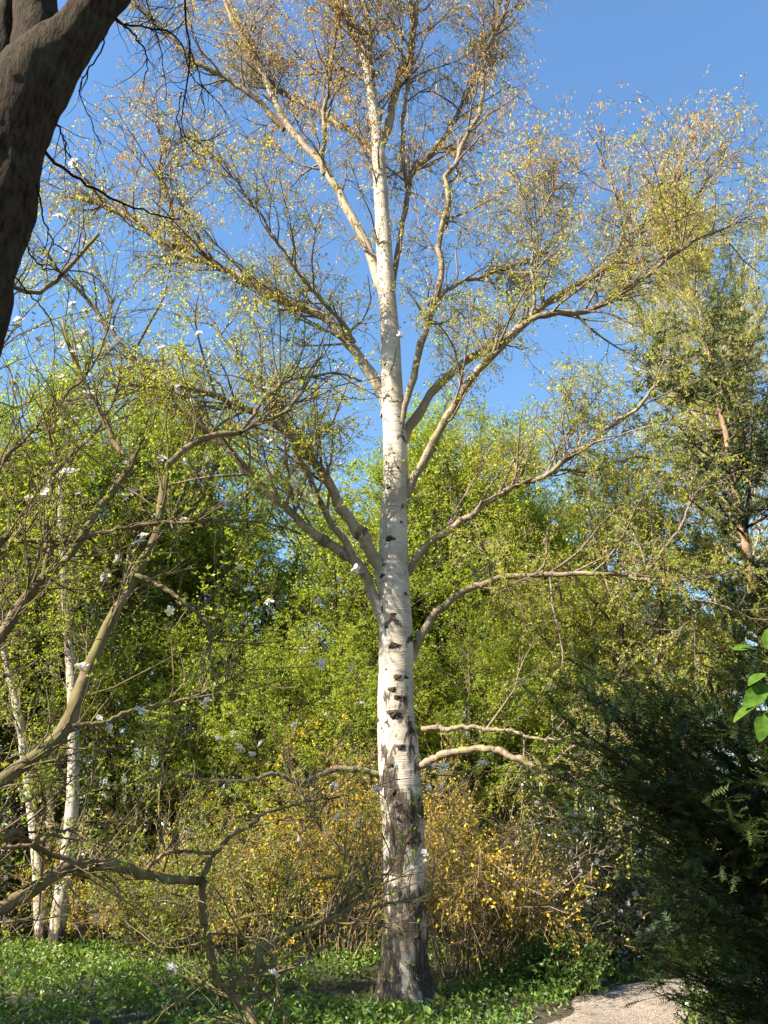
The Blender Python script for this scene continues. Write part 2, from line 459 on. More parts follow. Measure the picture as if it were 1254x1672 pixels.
def build_birch():
    rng = np.random.default_rng(11)
    base_x = X(661, BY, 0.)
    base = np.array([base_x, BY, 0.])
    root = thing('birch_tree', 'tall white-barked birch with spreading limbs rising from the ground cover beside the gravel path', 'tree', base)
    prof = [(1660, 662, 78), (1640, 661, 80), (1600, 660, 78), (1550, 660, 74), (1450, 660, 71), (1350, 657, 70), (1250, 652, 69), (1150, 646, 59), (1050, 647, 57), (950, 643, 51),
            (850, 643, 44), (750, 646, 40), (650, 641, 35), (550, 637, 31), (450, 630, 27), (350, 624, 24), (270, 619, 22), (240, 617, 21), (200, 612, 17), (150, 606, 15), (100, 595, 14), (50, 577, 13), (10, 564, 12), (-60, 548, 10), (-160, 545, 7), (-260, 552, 4)]
    C = np.array([W(x, y, BY) for y, x, w in prof])
    Rr = np.array([w / 2 * depth_of(c) / F for (y, x, w), c in zip(prof, C)])
    C[0, 2] = -.15
    nR, nS = 420, 56
    S = smooth_path(np.column_stack([C, Rr]), nR)
    Cc, Rs = S[:, :3], S[:, 3]
    ang = np.arange(nS) * 2 * math.pi / nS
    th, hh = np.meshgrid(ang, Cc[:, 2])
    # root flare with buttresses
    fl = np.exp(-np.maximum(hh, 0) / .17)
    but = .5 + .5 * np.cos(th * 5 + .8 + .3 * np.sin(th * 2))
    rad = Rs[:, None] * np.ones_like(th)
    rad = rad * (1 + fl * (.06 + .62 * but)) * (1 + .035 * np.cos(th * 3 + hh * .7) * np.exp(-hh / 3))
    px = Cc[:, None, 0] + rad * np.cos(th); py = Cc[:, None, 1] + rad * np.sin(th)
    pz = hh + 0
    # cracked bark: strong at the base, patchy up to 4 m
    rough = np.zeros_like(th)
    flat = np.stack([px, py, pz], -1).reshape(-1, 3)
    nz = np.array([mnoise.fractal(Vector((p[0] * 7, p[1] * 7, p[2] * 1.8)), 1.0, 2.0, 4) for p in flat]).reshape(th.shape)
    n2 = np.array([mnoise.fractal(Vector((p[0] * 3 + 9, p[1] * 3, p[2] * 2.2)), 1.0, 2.0, 3) for p in flat]).reshape(th.shape)
    n3 = np.array([mnoise.noise(Vector((p[0] * 2.4, p[1] * 2.4 + 4, p[2] * .55))) for p in flat]).reshape(th.shape)
    rough = .42 * np.clip(1.35 - hh / 1.1, 0, 1) + .60 * np.exp(-np.maximum(hh - .3, 0) / 2.9) + .60 * n2 - .06
    rough = np.where(hh > 4.2, rough - .12, rough)
    rough += .25 * n3 * (hh < 3.2)
    rough = np.minimum(rough + .10 * (hh < 2.7) + .12 * (hh < .8), .58 + .30 * n2)
    crack = np.clip(rough, 0, 1) * (np.clip(nz, -1, 1) * .030 - .006) * np.clip(1.4 - hh / 6, .12, 1)
    rad2 = rad + crack * (Rs[:, None] / .25) + .0035 * nz
    kn = []
    px = Cc[:, None, 0] + rad2 * np.cos(th); py = Cc[:, None, 1] + rad2 * np.sin(th)
    V = np.stack([px, py, pz], -1)
    # black chevrons under the limbs and dark collars (real bark marks)
    marks = [(616, 985, 24), (618, 915, 14), (672, 1040, 20), (668, 930, 16), (662, 825, 14), (655, 715, 16), (632, 650, 14), (668, 695, 14), (640, 480, 10), (622, 460, 10), (617, 235, 10), (640, 1012, 14), (672, 1190, 14), (680, 1250, 18), (617, 1268, 14), (650, 1060, 14), (672, 1350, 22), (643, 1295, 16), (690, 1320, 20), (630, 1180, 10)]
    for mx, my, ms in marks:
        P = W(mx, my, BY); P = P + np.array([0, -.12, 0])
        sc = ms * 10.5 / F
        dz = (V[..., 2] - P[2]) / sc; dx = (V[..., 0] - P[0]) / sc
        ch = np.exp(-((dz + np.abs(dx) * 1.1 + .2) / .45) ** 2) * np.exp(-(dx / 1.3) ** 2)
        front = V[..., 1] < Cc[:, None, 1] + .1
        rough = np.maximum(rough, np.where(front, ch * (.72 + .5 * n2), 0))
    idx = np.arange(nR * nS).reshape(nR, nS)
    a, b = idx[:-1], idx[1:]
    q = np.stack([a, np.roll(a, -1, 1), np.roll(b, -1, 1), b], -1).reshape(-1, 4)
    g = Geo(); g.add(V, q, rough=rough.reshape(-1), rad=.2)
    trunk = g.build('trunk', M['birch'], root, base)

    # knots: lumpy dark bosses standing proud of the bark
    knots = [(637, 890, 10), (624, 942, 8), (662, 975, 6), (641, 1012, 8), (630, 1027, 7), (643, 1058, 11), (648, 1108, 9), (662, 1113, 7), (640, 1131, 9), (648, 1142, 8), (660, 1143, 7), (641, 1170, 14), (612, 1178, 10), (667, 1185, 8),
             (649, 1318, 12), (674, 1351, 11), (669, 1371, 10), (682, 1490, 8), (682, 1530, 8), (687, 1323, 8), (641, 1293, 9), (653, 1226, 8), (635, 1248, 9), (630, 1095, 5), (655, 860, 5), (634, 806, 6), (650, 770, 4), (640, 1400, 8), (655, 700, 4), (628, 600, 5), (645, 1450, 7)]
    for kx, ky, ks in knots:
        c = W(kx, ky, BY); z = c[2]
        k = int(np.argmin(np.abs(Cc[:, 2] - z)))
        off = c[0] - Cc[k, 0]; r = Rs[k]
        off = float(np.clip(off, -r * .98, r * .98))
        t_ = math.acos(off / r)           # front side: negative sin
        n_ = np.array([math.cos(t_), -math.sin(t_), 0])
        cen = Cc[k] + n_ * r * .97
        rr = ks * .5 * depth_of(cen) / F * 1.15
        tx = np.array([-n_[1], n_[0], 0]); up = np.array([0, 0, 1.])
        nu, nv = 12, 5; vv = []
        for j in range(nv):
            f = j / (nv - 1)
            prof_r = math.cos(f * math.pi / 2 * .93) if j else 1.25
            hgt = math.sin(f * math.pi / 2) * .55
            if j == nv - 1: hgt = .30
            for i_ in range(nu):
                a_ = i_ / nu * 2 * math.pi
                w_ = 1 + .22 * math.sin(a_ * 3 + kx) + .15 * rng.normal()
                vv.append(cen + (tx * math.cos(a_) * 1.15 + up * math.sin(a_) * .85) * rr * prof_r * w_ + n_ * rr * (hgt + .06 * rng.normal() - (.15 if j == 0 else 0)))
        ii = np.arange(nu * nv).reshape(nv, nu)
        qq = np.stack([ii[:-1], np.roll(ii[:-1], -1, 1), np.roll(ii[1:], -1, 1), ii[1:]], -1).reshape(-1, 4)
        last = ii[-1]; tt = np.stack([np.repeat(last[0], nu - 2), last[1:-1], last[2:]], -1)
        g = Geo(); g.add(np.array(vv), qq, tt); g.build('knot', M['knot'], trunk, base)

    # main limbs, traced: (points in photo pixels, Y at start, Y at end, width px start, end)
    limbs = [
        ([(630, 945), (620, 920), (600, 880), (560, 830), (530, 780), (500, 745), (465, 705), (415, 680), (370, 660), (320, 640), (265, 632), (215, 628)], 10.35, 8.6, 24, 6),
        ([(628, 1010), (615, 993), (595, 945), (580, 920), (540, 890), (480, 845), (430, 795), (390, 750), (350, 710), (300, 675), (260, 635), (220, 585), (175, 530), (140, 480), (95, 440)], 10.3, 8.9, 19, 5),
        ([(588, 935), (575, 905), (550, 860), (520, 815), (490, 760), (468, 705), (435, 645), (400, 612), (375, 565), (350, 530)], 10.15, 9.3, 13, 4),
        ([(637, 675), (618, 628), (600, 595), (575, 560), (540, 515), (465, 490), (400, 450), (345, 425), (300, 410), (260, 385), (220, 355), (165, 335), (125, 322)], 10.4, 10.6, 20, 7),
        ([(285, 398), (275, 325), (260, 275), (265, 230), (250, 190)], 10.55, 10.3, 8, 3),
        ([(630, 480), (620, 465), (600, 410), (565, 340), (530, 280), (490, 240), (465, 205), (435, 140), (400, 70), (370, 10), (340, -70), (330, -140)], 10.4, 11.4, 17, 5),
        ([(467, 208), (450, 195), (410, 155), (360, 115), (310, 90), (270, 50), (225, 10), (180, -50)], 10.95, 10.2, 11, 4),
        ([(530, 283), (527, 260), (530, 220), (535, 175), (542, 125), (548, 65), (555, 15), (552, -60)], 10.75, 10.2, 8, 4),
        ([(615, 262), (605, 250), (580, 220), (540, 195), (500, 170), (450, 140), (415, 100), (390, 40), (360, -20)], 10.4, 12.2, 12, 4),
        ([(575, 560), (562, 530), (530, 500), (490, 460), (460, 415), (430, 370), (400, 325), (380, 290)], 10.35, 9.0, 8, 3),
        ([(668, 1072), (677, 1055), (702, 1015), (732, 982), (777, 957), (817, 945), (852, 942), (927, 942), (1027, 945), (1052, 940), (1077, 910), (1107, 870), (1125, 830)], 10.4, 9.4, 15, 4),
        ([(1030, 944), (1067, 955), (1127, 975), (1165, 985)], 9.6, 9.2, 7, 3),
        ([(655, 952), (667, 935), (702, 890), (747, 855), (792, 820), (842, 790), (887, 780), (922, 750), (957, 732), (977, 715), (1007, 690), (1037, 675), (1060, 640)], 10.35, 9.2, 14, 5),
        ([(840, 793), (880, 783), (927, 765), (967, 765), (1007, 750), (1040, 745)], 9.8, 10.2, 6, 3),
        ([(650, 850), (659, 825), (677, 785), (697, 745), (717, 700), (742, 660), (767, 615), (802, 580), (827, 550), (862, 522), (907, 505), (927, 507), (972, 497), (1017, 470), (1062, 440), (1087, 420), (1127, 395), (1182, 372)], 10.4, 9.0, 17, 5),
        ([(655, 720), (669, 695), (697, 655), (727, 620), (762, 590), (802, 568), (835, 545), (862, 520), (892, 490), (927, 467), (967, 445), (1007, 415), (1037, 380), (1070, 345), (1095, 305), (1110, 270), (1118, 240)], 10.45, 11.0, 17, 5),
        ([(648, 755), (652, 715), (662, 660), (677, 610), (687, 570), (692, 555), (707, 495), (717, 440), (714, 400), (727, 340), (729, 320), (722, 290), (737, 275), (752, 235), (772, 200), (782, 160), (787, 110), (797, 70), (812, 40), (827, 5), (835, -50)], 10.2, 10.6, 13, 5),
        ([(705, 498), (727, 480), (757, 460), (787, 452), (842, 435), (867, 420), (900, 395)], 10.35, 11.2, 8, 4),
        ([(632, 520), (642, 480), (657, 390), (667, 310), (677, 280), (702, 250), (732, 210), (767, 150), (797, 80), (810, 20), (830, -60)], 10.35, 11.4, 11, 4),
        ([(667, 305), (657, 240), (654, 190), (664, 130), (672, 70), (668, 0), (675, -80)], 10.75, 10.2, 8, 4),
        ([(618, 240), (625, 218), (634, 200), (647, 125), (664, 95), (674, 55), (682, 0), (690, -70), (688, -160)], 10.4, 10.7, 15, 7),
        ([(609, 200), (605, 130), (600, 40), (592, 0), (588, -80)], 10.4, 9.8, 9, 5),
        ([(600, 130), (575, 122), (540, 118), (500, 125), (465, 118)], 10.4, 11.2, 7, 3),
        ([(655, 1200), (667, 1197), (702, 1190), (742, 1190), (792, 1184), (837, 1182), (877, 1197), (917, 1207)], 10.35, 9.5, 11, 4),
        ([(664, 1262), (677, 1252), (702, 1237), (737, 1227), (777, 1220), (812, 1222), (847, 1237), (887, 1260), (927, 1272), (957, 1277)], 10.3, 9.3, 14, 8),
        ([(628, 1274), (610, 1267), (550, 1262), (500, 1272), (450, 1272), (420, 1277), (360, 1277), (300, 1262)], 10.35, 9.6, 11, 5),
        ([(1005, 420), (1030, 350), (1000, 310), (985, 265)], 10.85, 10.4, 6, 3),
        ([(868, 518), (873, 470), (870, 420), (880, 360), (905, 310)], 10.0, 9.6, 6, 3),
        ([(1085, 422), (1100, 380), (1125, 340), (1145, 305), (1155, 280)], 9.2, 9.0, 6, 3),
    ]
    NP = 60
    LP, LR, LW = [], [], []
    for pts, y0, y1, w0, w1 in limbs:
        if 10.15 < y0 < 10.46 and abs(pts[0][0] - 640) < 32: y0 += .10
        P = smooth_path(px_path(pts, y0, y1), NP)
        d = np.array([depth_of(p) for p in P])
        t = np.linspace(0, 1, NP)
        R = (w0 + (w1 - w0) * t ** .8) / 2 * d / F
        R *= 1 + .10 * np.sin(t * 60 + w0) * rng.uniform(.4, 1, NP)
        rg = np.full(NP, .10) + rng.normal(0, .08, NP)
        for tk in rng.uniform(.15, 1, 7):
            R *= 1 + rng.uniform(.1, .28) * np.exp(-((t - tk) / .012) ** 2); rg += rng.uniform(.2, .55) * np.exp(-((t - tk) / .014) ** 2)
        LW.append(rg)
        R[0] *= 1.5; R[1] *= 1.22
        kk = np.cumsum(rng.normal(0, .011, P.shape), 0); kk -= np.linspace(0, 1, NP)[:, None] * kk[-1]
        P = P + kk + rng.normal(0, .006, P.shape) * np.linspace(0, 1, NP)[:, None]
        LP.append(P); LR.append(R)
    LP = np.array(LP); LR = np.array(LR)
    # secondary branches on each limb
    for i in range(len(LP)):
        g = Geo()
        tubes(g, LP[i:i + 1], LR[i:i + 1], 10, cap=True, rough=np.repeat(LW[i], 10))
        g.build('limb', M['birch'], root, base)
    # stems also carry branches (upper trunk)
    top = Cc[Cc[:, 2] > 6.8]; topR = Rs[Cc[:, 2] > 6.8]
    tp = smooth_path(np.column_stack([top, topR]), NP)
    AP = np.concatenate([LP, tp[None, :, :3]]); AR = np.concatenate([LR, tp[None, :, 3]])
    seg = np.linalg.norm(np.diff(AP, axis=1), axis=2).sum(1)
    zmean = AP[:, :, 2].mean(1)
    wgt = seg * np.clip((zmean - 2.2) / 5, .12, 1.2) * np.where(zmean > 10.5, .5, 1.)
    n1 = 640
    s, d, rr, pi_, t = spawn(AP, AR, n1, rng, .2, 1., .35, 1.15, up=.22, weights=wgt)
    len1 = rng.uniform(.5, 1.75, n1) * (1.1 - .3 * t)
    P1 = grow(s, d, len1, 7, .17, .06, rng)
    r1 = np.minimum(rr * .55, .021) ; R1 = r1[:, None] * np.linspace(1, .3, 7)
    tip_s = AP[:, -1]; tip_d = AP[:, -1] - AP[:, -3]
    Pt = grow(np.repeat(tip_s, 3, 0), np.repeat(nrm(tip_d), 3, 0) + rng.normal(0, .3, (len(AP) * 3, 3)), rng.uniform(.35, .75, len(AP) * 3), 7, .15, .0, rng)
    P1 = np.concatenate([P1, Pt]); R1 = np.concatenate([R1, np.tile(np.linspace(.012, .004, 7), (len(Pt), 1))])
    n2 = 5200
    s, d, rr, _, t = spawn(P1, R1, n2, rng, .15, 1., .4, 1.2, up=.1)
    P2 = grow(s, d, rng.uniform(.25, .75, n2), 5, .22, -.035, rng)
    R2 = np.minimum(rr * .7, .0065)[:, None] * np.linspace(1, .45, 5)
    n3 = 22000
    s, d, rr, _, t = spawn(P2, R2, n3, rng, .1, 1., .3, 1.2, up=-.15)
    P3 = grow(s, d, rng.uniform(.14, .45, n3), 3, .2, -.42, rng)
    R3 = np.full((n3, 3), .0022) * np.linspace(1, .6, 3)
    gt = Geo(); tubes(gt, P1, R1, 5); tubes(gt, P2, R2, 3); tubes(gt, P3, R3 * 1.2, 2)
    gt.build('twigs', M['birch_twig'], root, base, kind='stuff')
    # young leaves: more of them low and on the left, catkins high up
    pos, i3 = along(P3, 250000, rng)
    keep = rng.random(len(pos)) < np.clip(1.05 - (pos[:, 2] - 6.0) / 7.0, .2, 1)
    pos = pos[keep]
    gl = Geo(); leaves(gl, pos + rng.normal(0, .012, pos.shape), .031, rng, up=.3, aspect=.8, tri=True, tint=np.clip(rng.normal(.45, .25, len(pos)), 0, 1))
    gl.build('leaves', M['birch_leaf'], root, base, smooth=False, kind='stuff')
    pos, i3 = along(P3, 64000, rng, .3, 1.)
    keep = rng.random(len(pos)) < np.clip((pos[:, 2] - 8.0) / 5.0, .05, 1)
    pos = pos[keep]; n = len(pos)
    dn = nrm(np.array([0, 0, -1.]) + rng.normal(0, .22, (n, 3)))
    L = rng.uniform(.05, .095, n)
    sd = nrm(np.cross(dn, rng.normal(0, 1, (n, 3)))); sd2 = np.cross(dn, sd)
    gc = Geo(); tv = np.repeat(np.clip(rng.normal(.42, .28, n), 0, 1), 4)
    for e in (sd, sd2):
        w_ = e * .008
        gc.add(np.stack([pos, pos + dn * L[:, None] * .45 + w_, pos + dn * L[:, None], pos + dn * L[:, None] * .45 - w_], 1), np.arange(n * 4).reshape(n, 4), tint=tv)
    gc.build('catkins', M['catkin'], root, base, kind='stuff')
build_birch()

# ------------------------------------------------------------------ generic trees
def make_tree(name, label, cat, x, y, H, tr, seed, bark, leafm, h0=.2, n1=60, l1=(2.2, .6), a1=(.7, 1.3), up1=.1, g1=.02, n2=500, l2=(.5, 1.1), n3=3500, l3=(.25, .6), g3=-.05,
              nleaf=30000, lsize=.06, lup=.8, aspect=.62, stems=1, spread=.0, lean=(0, 0), flat=.3, twigm=None, shape=.5, group=None, trunk_sides=12, tintm=.5, bare=0., wob=.05, leafdir=False, top_r=.15):
    rng = np.random.default_rng(seed)
    base = np.array([x, y, 0.])
    root = thing(name, label, cat, base, group)
    SP, SR = [], []
    K = 18
    for s_ in range(stems):
        a = s_ / stems * 2 * math.pi + rng.uniform(0, 1)
        dv = np.array([math.cos(a), math.sin(a), 0]) * (spread if stems > 1 else 0)
        Hs = H * (1 if s_ == 0 else rng.uniform(.75, 1))
        t = np.linspace(0, 1, K)
        P = base + np.outer(t, [lean[0], lean[1], Hs]) + np.outer(t ** .8, dv) * Hs + (dv * .12)
        wobv = np.cumsum(rng.normal(0, wob, (K, 2)), 0) * t[:, None]
        P[:, :2] += wobv
        P[0, 2] = -.08
        R = tr * (1 if s_ == 0 else rng.uniform(.6, .9)) * ((1 - t) ** .8 * (1 - top_r * .2) + .04)
        R[0] *= 1.35
        SP.append(P); SR.append(R)
        g = Geo(); tubes(g, smooth_path(P, 40)[None], np.interp(np.linspace(0, 1, 40), t, R)[None], trunk_sides)
        g.build('trunk' if stems == 1 else 'stem', bark, root, base)
    SP = np.array(SP); SR = np.array(SR)
    s, d, rr, pi_, t = spawn(SP, SR, n1, rng, h0, .99, *a1, up=up1, flat=flat)
    tt = (t - h0) / (1 - h0)
    prof = np.clip(np.sin(np.pi * np.clip(tt, 0, 1) ** shape), .12, 1) if shape > 0 else np.clip(1.03 - tt, 0.02, 1) ** (.6 if shape < 0 else 1)
    len1 = (l1[0] * prof + .25) * rng.uniform(1 - l1[1] * .5, 1 + l1[1] * .5, n1)
    P1 = grow(s, d, len1, 8, .10, g1, rng)
    R1 = np.minimum(rr * .55, len1 * .018)[:, None] * np.linspace(1, .25, 8)
    s, d, r2, _, _ = spawn(P1, R1, n2, rng, .2, 1., .4, 1.1, up=.08, flat=flat)
    P2 = grow(s, d, rng.uniform(*l2, n2), 4, .16, g1 * 1.5, rng)
    R2 = np.minimum(r2 * .65, .012)[:, None] * np.linspace(1, .4, 4)
    s, d, r3, _, _ = spawn(P2, R2, n3, rng, .1, 1., .4, 1.2, up=0, flat=flat)
    P3 = grow(s, d, rng.uniform(*l3, n3), 3, .16, g3 * 1.4, rng)
    R3 = np.minimum(r3 * .8, .005)[:, None] * np.linspace(1, .6, 3)
    g = Geo(); tubes(g, P1, R1, 4); tubes(g, P2, R2, 3); tubes(g, P3, R3, 2)
    g.build('branches', twigm or bark, root, base, kind='stuff')
    if nleaf:
        pos, i3 = along(P3, nleaf, rng)
        dr = None
        if leafdir:
            dr = nrm(P3[i3, -1] - P3[i3, 0]) + rng.normal(0, .5, (nleaf, 3))
        g = Geo(); leaves(g, pos + rng.normal(0, .02, pos.shape), lsize, rng, up=lup, aspect=aspect, direction=dr, tint=np.clip(rng.normal(tintm, .24, nleaf), 0, 1), tri=aspect > .4)
        g.build('crown', leafm, root, base, smooth=False, kind='stuff')
    return root

def copy_tree(root, loc, rz, sc, label, name=None, group=None):
    r = root.copy(); COL.objects.link(r)
    r.location = loc; r.rotation_euler = (0, 0, rz); r.scale = (sc, sc, sc)
    r['label'] = label
    if group: r['group'] = group
    elif 'group' in r: del r['group']
    for ch in root.children:
        c = ch.copy(); COL.objects.link(c); c.parent = r
    return r

# --- background trees
hb = make_tree('hornbeam_tree', 'fresh green hornbeam with level sprays of young leaves behind the birch trunk', 'tree', X(500, 17.5, 5), 17.5, 8.6, .13, 21, M['dark_bark'], M['horn_leaf'],
               h0=.20, n1=84, l1=(3.3, .6), a1=(.8, 1.35), up1=.10, n2=700, n3=5500, nleaf=76000, lsize=.066, stems=3, spread=.16, flat=.55, shape=.75, twigm=M['dark_bark'])
lime = make_tree('lime_tree', 'tall upright yellow-green tree in young leaf to the path side of the birch', 'tree', X(800, 19.5, 7), 19.5, 11.9, .15, 22, M['dark_bark'], M['lime_leaf'],
                 h0=.26, n1=140, l1=(2.6, .6), a1=(.5, 1.0), up1=.35, g1=.06, n2=1100, n3=7000, nleaf=105000, lsize=.062, stems=4, spread=.13, flat=.1, shape=.8, lup=.4)
copy_tree(lime, (X(120, 17.5, 7), 17.5, 0), 2.1, .98, 'bright yellow-green tree in young leaf standing behind the two slim birches')
copy_tree(hb, (X(950, 18.5, 4), 18.5, 0), 3.6, .80, 'hornbeam spreading over the flowering shrub where the path bends')
cat_tree = make_tree('hop_hornbeam_tree', 'olive-yellow tree with hanging catkins in front of the brown spruce', 'tree', X(1070, 15.5, 5), 15.5, 8.2, .11, 23, M['dark_bark'], M['olive_leaf'],
                     h0=.25, n1=70, l1=(2.5, .6), a1=(.7, 1.3), up1=.15, n2=500, n3=3600, nleaf=46000, lsize=.062, stems=2, spread=.1, flat=.3, shape=.8)
def add_catkins(root, n, seed, L=(.06, .12), r=.007):
    rng = np.random.default_rng(seed)
    br = [c for c in root.children if c.name.startswith('branches')][0].data
    nv = len(br.vertices); co = np.zeros(nv * 3, np.float32); br.vertices.foreach_get('co', co); co = co.reshape(-1, 3)
    p = co[rng.integers(nv // 2, nv, n)]
    dn = nrm(np.array([0, 0, -1.]) + rng.normal(0, .12, (n, 3))); l = rng.uniform(*L, n)
    Pc = p[:, None] + dn[:, None] * (l[:, None] * np.array([0, .25, .7, 1.]))[:, :, None]
    g = Geo(); tubes(g, Pc, np.tile(np.array([.3, 1, .9, .2]) * r, (n, 1)), 3, tint=np.repeat(rng.random(n) * .5 + .5, 12))
    g.build('catkins', M['catkin'], root, (0, 0, 0), kind='stuff')
add_catkins(cat_tree, 2400, 5)
copy_tree(cat_tree, (-6.9, 7.2, 0), 2.7, .85, 'unseen olive tree beyond the magnolia, placed to shade the ground cover by the birch foot')  # tree out of view, added for its dappled shade on ground and trunk foot
copy_tree(lime, (X(670, 21, 7), 21, 0), 1.0, 1.02, 'upright yellow-green tree rising straight behind the big birch')
copy_tree(lime, (X(905, 22, 7), 22, 0), 3.0, .98, 'upright yellow-green tree behind the hornbeam at the path bend')
copy_tree(lime, (X(10, 16.5, 7), 16.5, 0), 5.0, .95, 'bright yellow-green tree towering over the dark conifer')
copy_tree(lime, (X(265, 20.5, 7), 20.5, 0), .4, 1.06, 'yellow-green tree behind the orange-barked pine')
copy_tree(hb, (X(385, 21.5, 5), 21.5, 0), 5.2, 1.3, 'spreading hornbeam behind the magnolia branches')
for px, Y, rz, sc, lb in [(445, 15.6, .8, .60, 'small sunlit hornbeam between the magnolia and the golden forsythia'), (590, 16.2, 2.2, .64, 'small sunlit hornbeam just behind the big birch on its magnolia side'), (235, 17.0, 3.4, .62, 'small bright hornbeam over the yellow forsythia by the slim birches'), (745, 16.4, 4.4, .62, 'small sunlit hornbeam behind the path-side forsythia'), (905, 16.6, 5.6, .58, 'small sunlit hornbeam above the camellia')]:
    copy_tree(hb, (X(px, Y, 3), Y, 0), rz, sc, lb)
# larch: tall, airy
larch = make_tree('larch_tree', 'tall airy larch with pale new needles rising above the spruce', 'tree', X(1165, 25, 18), 25, 25.0, .26, 31, M['pale_bark'], M['larch_leaf'],
                  h0=.3, n1=150, l1=(4.6, .5), a1=(.6, 1.1), up1=.30, g1=.05, n2=1900, l2=(.5, 1.5), n3=9000, l3=(.25, .6), g3=-.08, nleaf=105000, lsize=.105, aspect=.3, lup=.2, shape=.8, flat=.15, twigm=M['pale_bark'])
# spruce: sparse, brown-green, reddish trunk
spruce = make_tree('spruce_tree', 'sparse brown-green spruce with reddish trunk and drooping boughs beside the larch', 'tree', X(1195, 19.5, 11), 19.5, 15.3, .20, 32, M['pine_bark'], M['spruce_leaf'],
                   h0=.22, n1=135, l1=(3.7, .5), a1=(1.1, 1.5), up1=-.05, g1=.02, n2=1600, l2=(.35, .9), n3=7000, l3=(.15, .4), g3=-.12, nleaf=105000, lsize=.105, aspect=.28, lup=0, shape=-1, flat=.6, twigm=M['dark_bark'])
copy_tree(spruce, (X(1000, 34), 34, 0), 1.0, .85, 'brown-green spruce in the distance behind the hornbeam at the path bend')
dark_con = make_tree('dark_conifer_tree', 'dense dark conifer at the edge of the thicket beside the slim birches', 'tree', X(-40, 17), 17, 8.0, .16, 33, M['dark_bark'], M['dark_needle'],
                     h0=.06, n1=150, l1=(2.4, .4), a1=(1.2, 1.6), up1=-.05, n2=1200, l2=(.35, .8), n3=5000, l3=(.2, .45), g3=-.1, nleaf=42000, lsize=.08, aspect=.25, lup=.1, shape=0, flat=.6)
# far fillers
far = make_tree('far_woodland_tree', 'half-leafed woodland tree with bare grey twigs far beyond the forsythia', 'tree', X(560, 33), 33, 11, .2, 41, M['twig'], M['olive_leaf'],
                h0=.12, n1=120, l1=(3.4, .6), a1=(.5, 1.1), up1=.25, n2=900, l2=(.6, 1.4), n3=5000, l3=(.3, .8), nleaf=26000, lsize=.08, stems=2, spread=.1, flat=.1, shape=.8)
for k, (px, Y, rz, sc, lb) in enumerate([(60, 36, 1.1, 1.0, 'half-leafed grey tree far beyond the slim birches'), (700, 40, 3.2, 1.1, 'grey half-leafed tree in the distance straight behind the birch'), (1000, 44, 5.0, 1.2, 'grey woodland tree far beyond the path bend'),
                                     (1140, 38, 5.9, 1.05, 'half-leafed grey tree far beyond the dark yew'), (-120, 40, .9, 1.1, 'grey woodland tree far behind the dark conifer'), (1380, 40, 2.0, 1.1, 'grey woodland tree far behind the olive catkin tree')]):
    copy_tree(far, (X(px, Y), Y, 0), rz, sc, lb)

# ------------------------------------------------------------------ slim birches on the left, traced stems
def traced_tree(name, label, x0, Y, stem_pts, widths, seed, bark, leafm, nleaf, lsize, n1=30, n2=160, n3=1200, rough=.1, l1=(.5, 1.4), group=None, twigm=None, up=.35):
    rng = np.random.default_rng(seed)
    P = np.array([W(a, b, Y) for a, b in stem_pts])
    P[0, 2] = -.05
    base = np.array([P[0, 0], Y, 0.])
    root = thing(name, label, 'tree', base, group)
    S = smooth_path(P, 40)
    d = np.array([depth_of(p) for p in S])
    R = np.interp(np.linspace(0, 1, 40), np.linspace(0, 1, len(widths)), widths) / 2 * d / F
    g = Geo(); rgh = np.clip(.75 - S[:, 2] / .8, 0, .75) + rough
    tubes(g, S[None], R[None], 14, rough=np.repeat(rgh, 14))
    g.a['rad'] = [(0, np.full(g.n, .2, np.float32))]
    g.build('trunk', bark, root, base)
    s, dd, rr, _, t = spawn(S[None], R[None], n1, rng, .3, 1., .5, 1.0, up=up)
    P1 = grow(s, dd, rng.uniform(*l1, n1), 7, .12, .04, rng); R1 = np.minimum(rr * .5, .014)[:, None] * np.linspace(1, .3, 7)
    s, dd, rr, _, t = spawn(P1, R1, n2, rng, .2, 1., .4, 1., up=.1)
    P2 = grow(s, dd, rng.uniform(.3, .8, n2), 6, .15, 0, rng); R2 = np.minimum(rr * .7, .007)[:, None] * np.linspace(1, .4, 6)
    s, dd, rr, _, t = spawn(P2, R2, n3, rng, .1, 1., .4, 1.1, up=-.1)
    P3 = grow(s, dd, rng.uniform(.2, .5, n3), 4, .15, -.15, rng); R3 = np.full((n3, 4), .003)
    g = Geo(); tubes(g, P1, R1, 4); tubes(g, P2, R2, 3); tubes(g, P3, R3, 2)
    g.build('branches', twigm or M['birch_twig'], root, base, kind='stuff')
    pos, _ = along(P3, nleaf, rng)
    g = Geo(); leaves(g, pos, lsize, rng, up=.4, tint=rng.random(nleaf)); g.build('crown', leafm, root, base, smooth=False, kind='stuff')
traced_tree('birch_tree', 'slim white birch leaning outward, paired at its foot with a second slim birch', 68, 14.6, [(68, 1570), (66, 1480), (60, 1390), (48, 1290), (34, 1190), (20, 1120), (0, 1030), (-15, 930)], [24, 20, 17, 15, 12, 9, 6], 51, M['birch'], M['lime_leaf'], 5000, .05, rough=.3)
traced_tree('birch_tree', 'slim sunlit white birch with dark foot, rising straight beside the leaning one', 92, 14.3, [(90, 1573), (97, 1490), (111, 1390), (120, 1270), (118, 1130), (106, 960), (100, 860), (98, 760)], [28, 24, 19, 17, 14, 11, 6], 52, M['birch'], M['lime_leaf'], 6000, .05, rough=.33)
traced_tree('slim_tree', 'thin pale-barked tree just behind the pair of slim birches', 78, 16.2, [(84, 1545), (82, 1400), (84, 1250), (90, 1100), (98, 980), (104, 850)], [16, 14, 12, 10, 8, 5], 53, M['pale_bark'], M['lime_leaf'], 5000, .05)
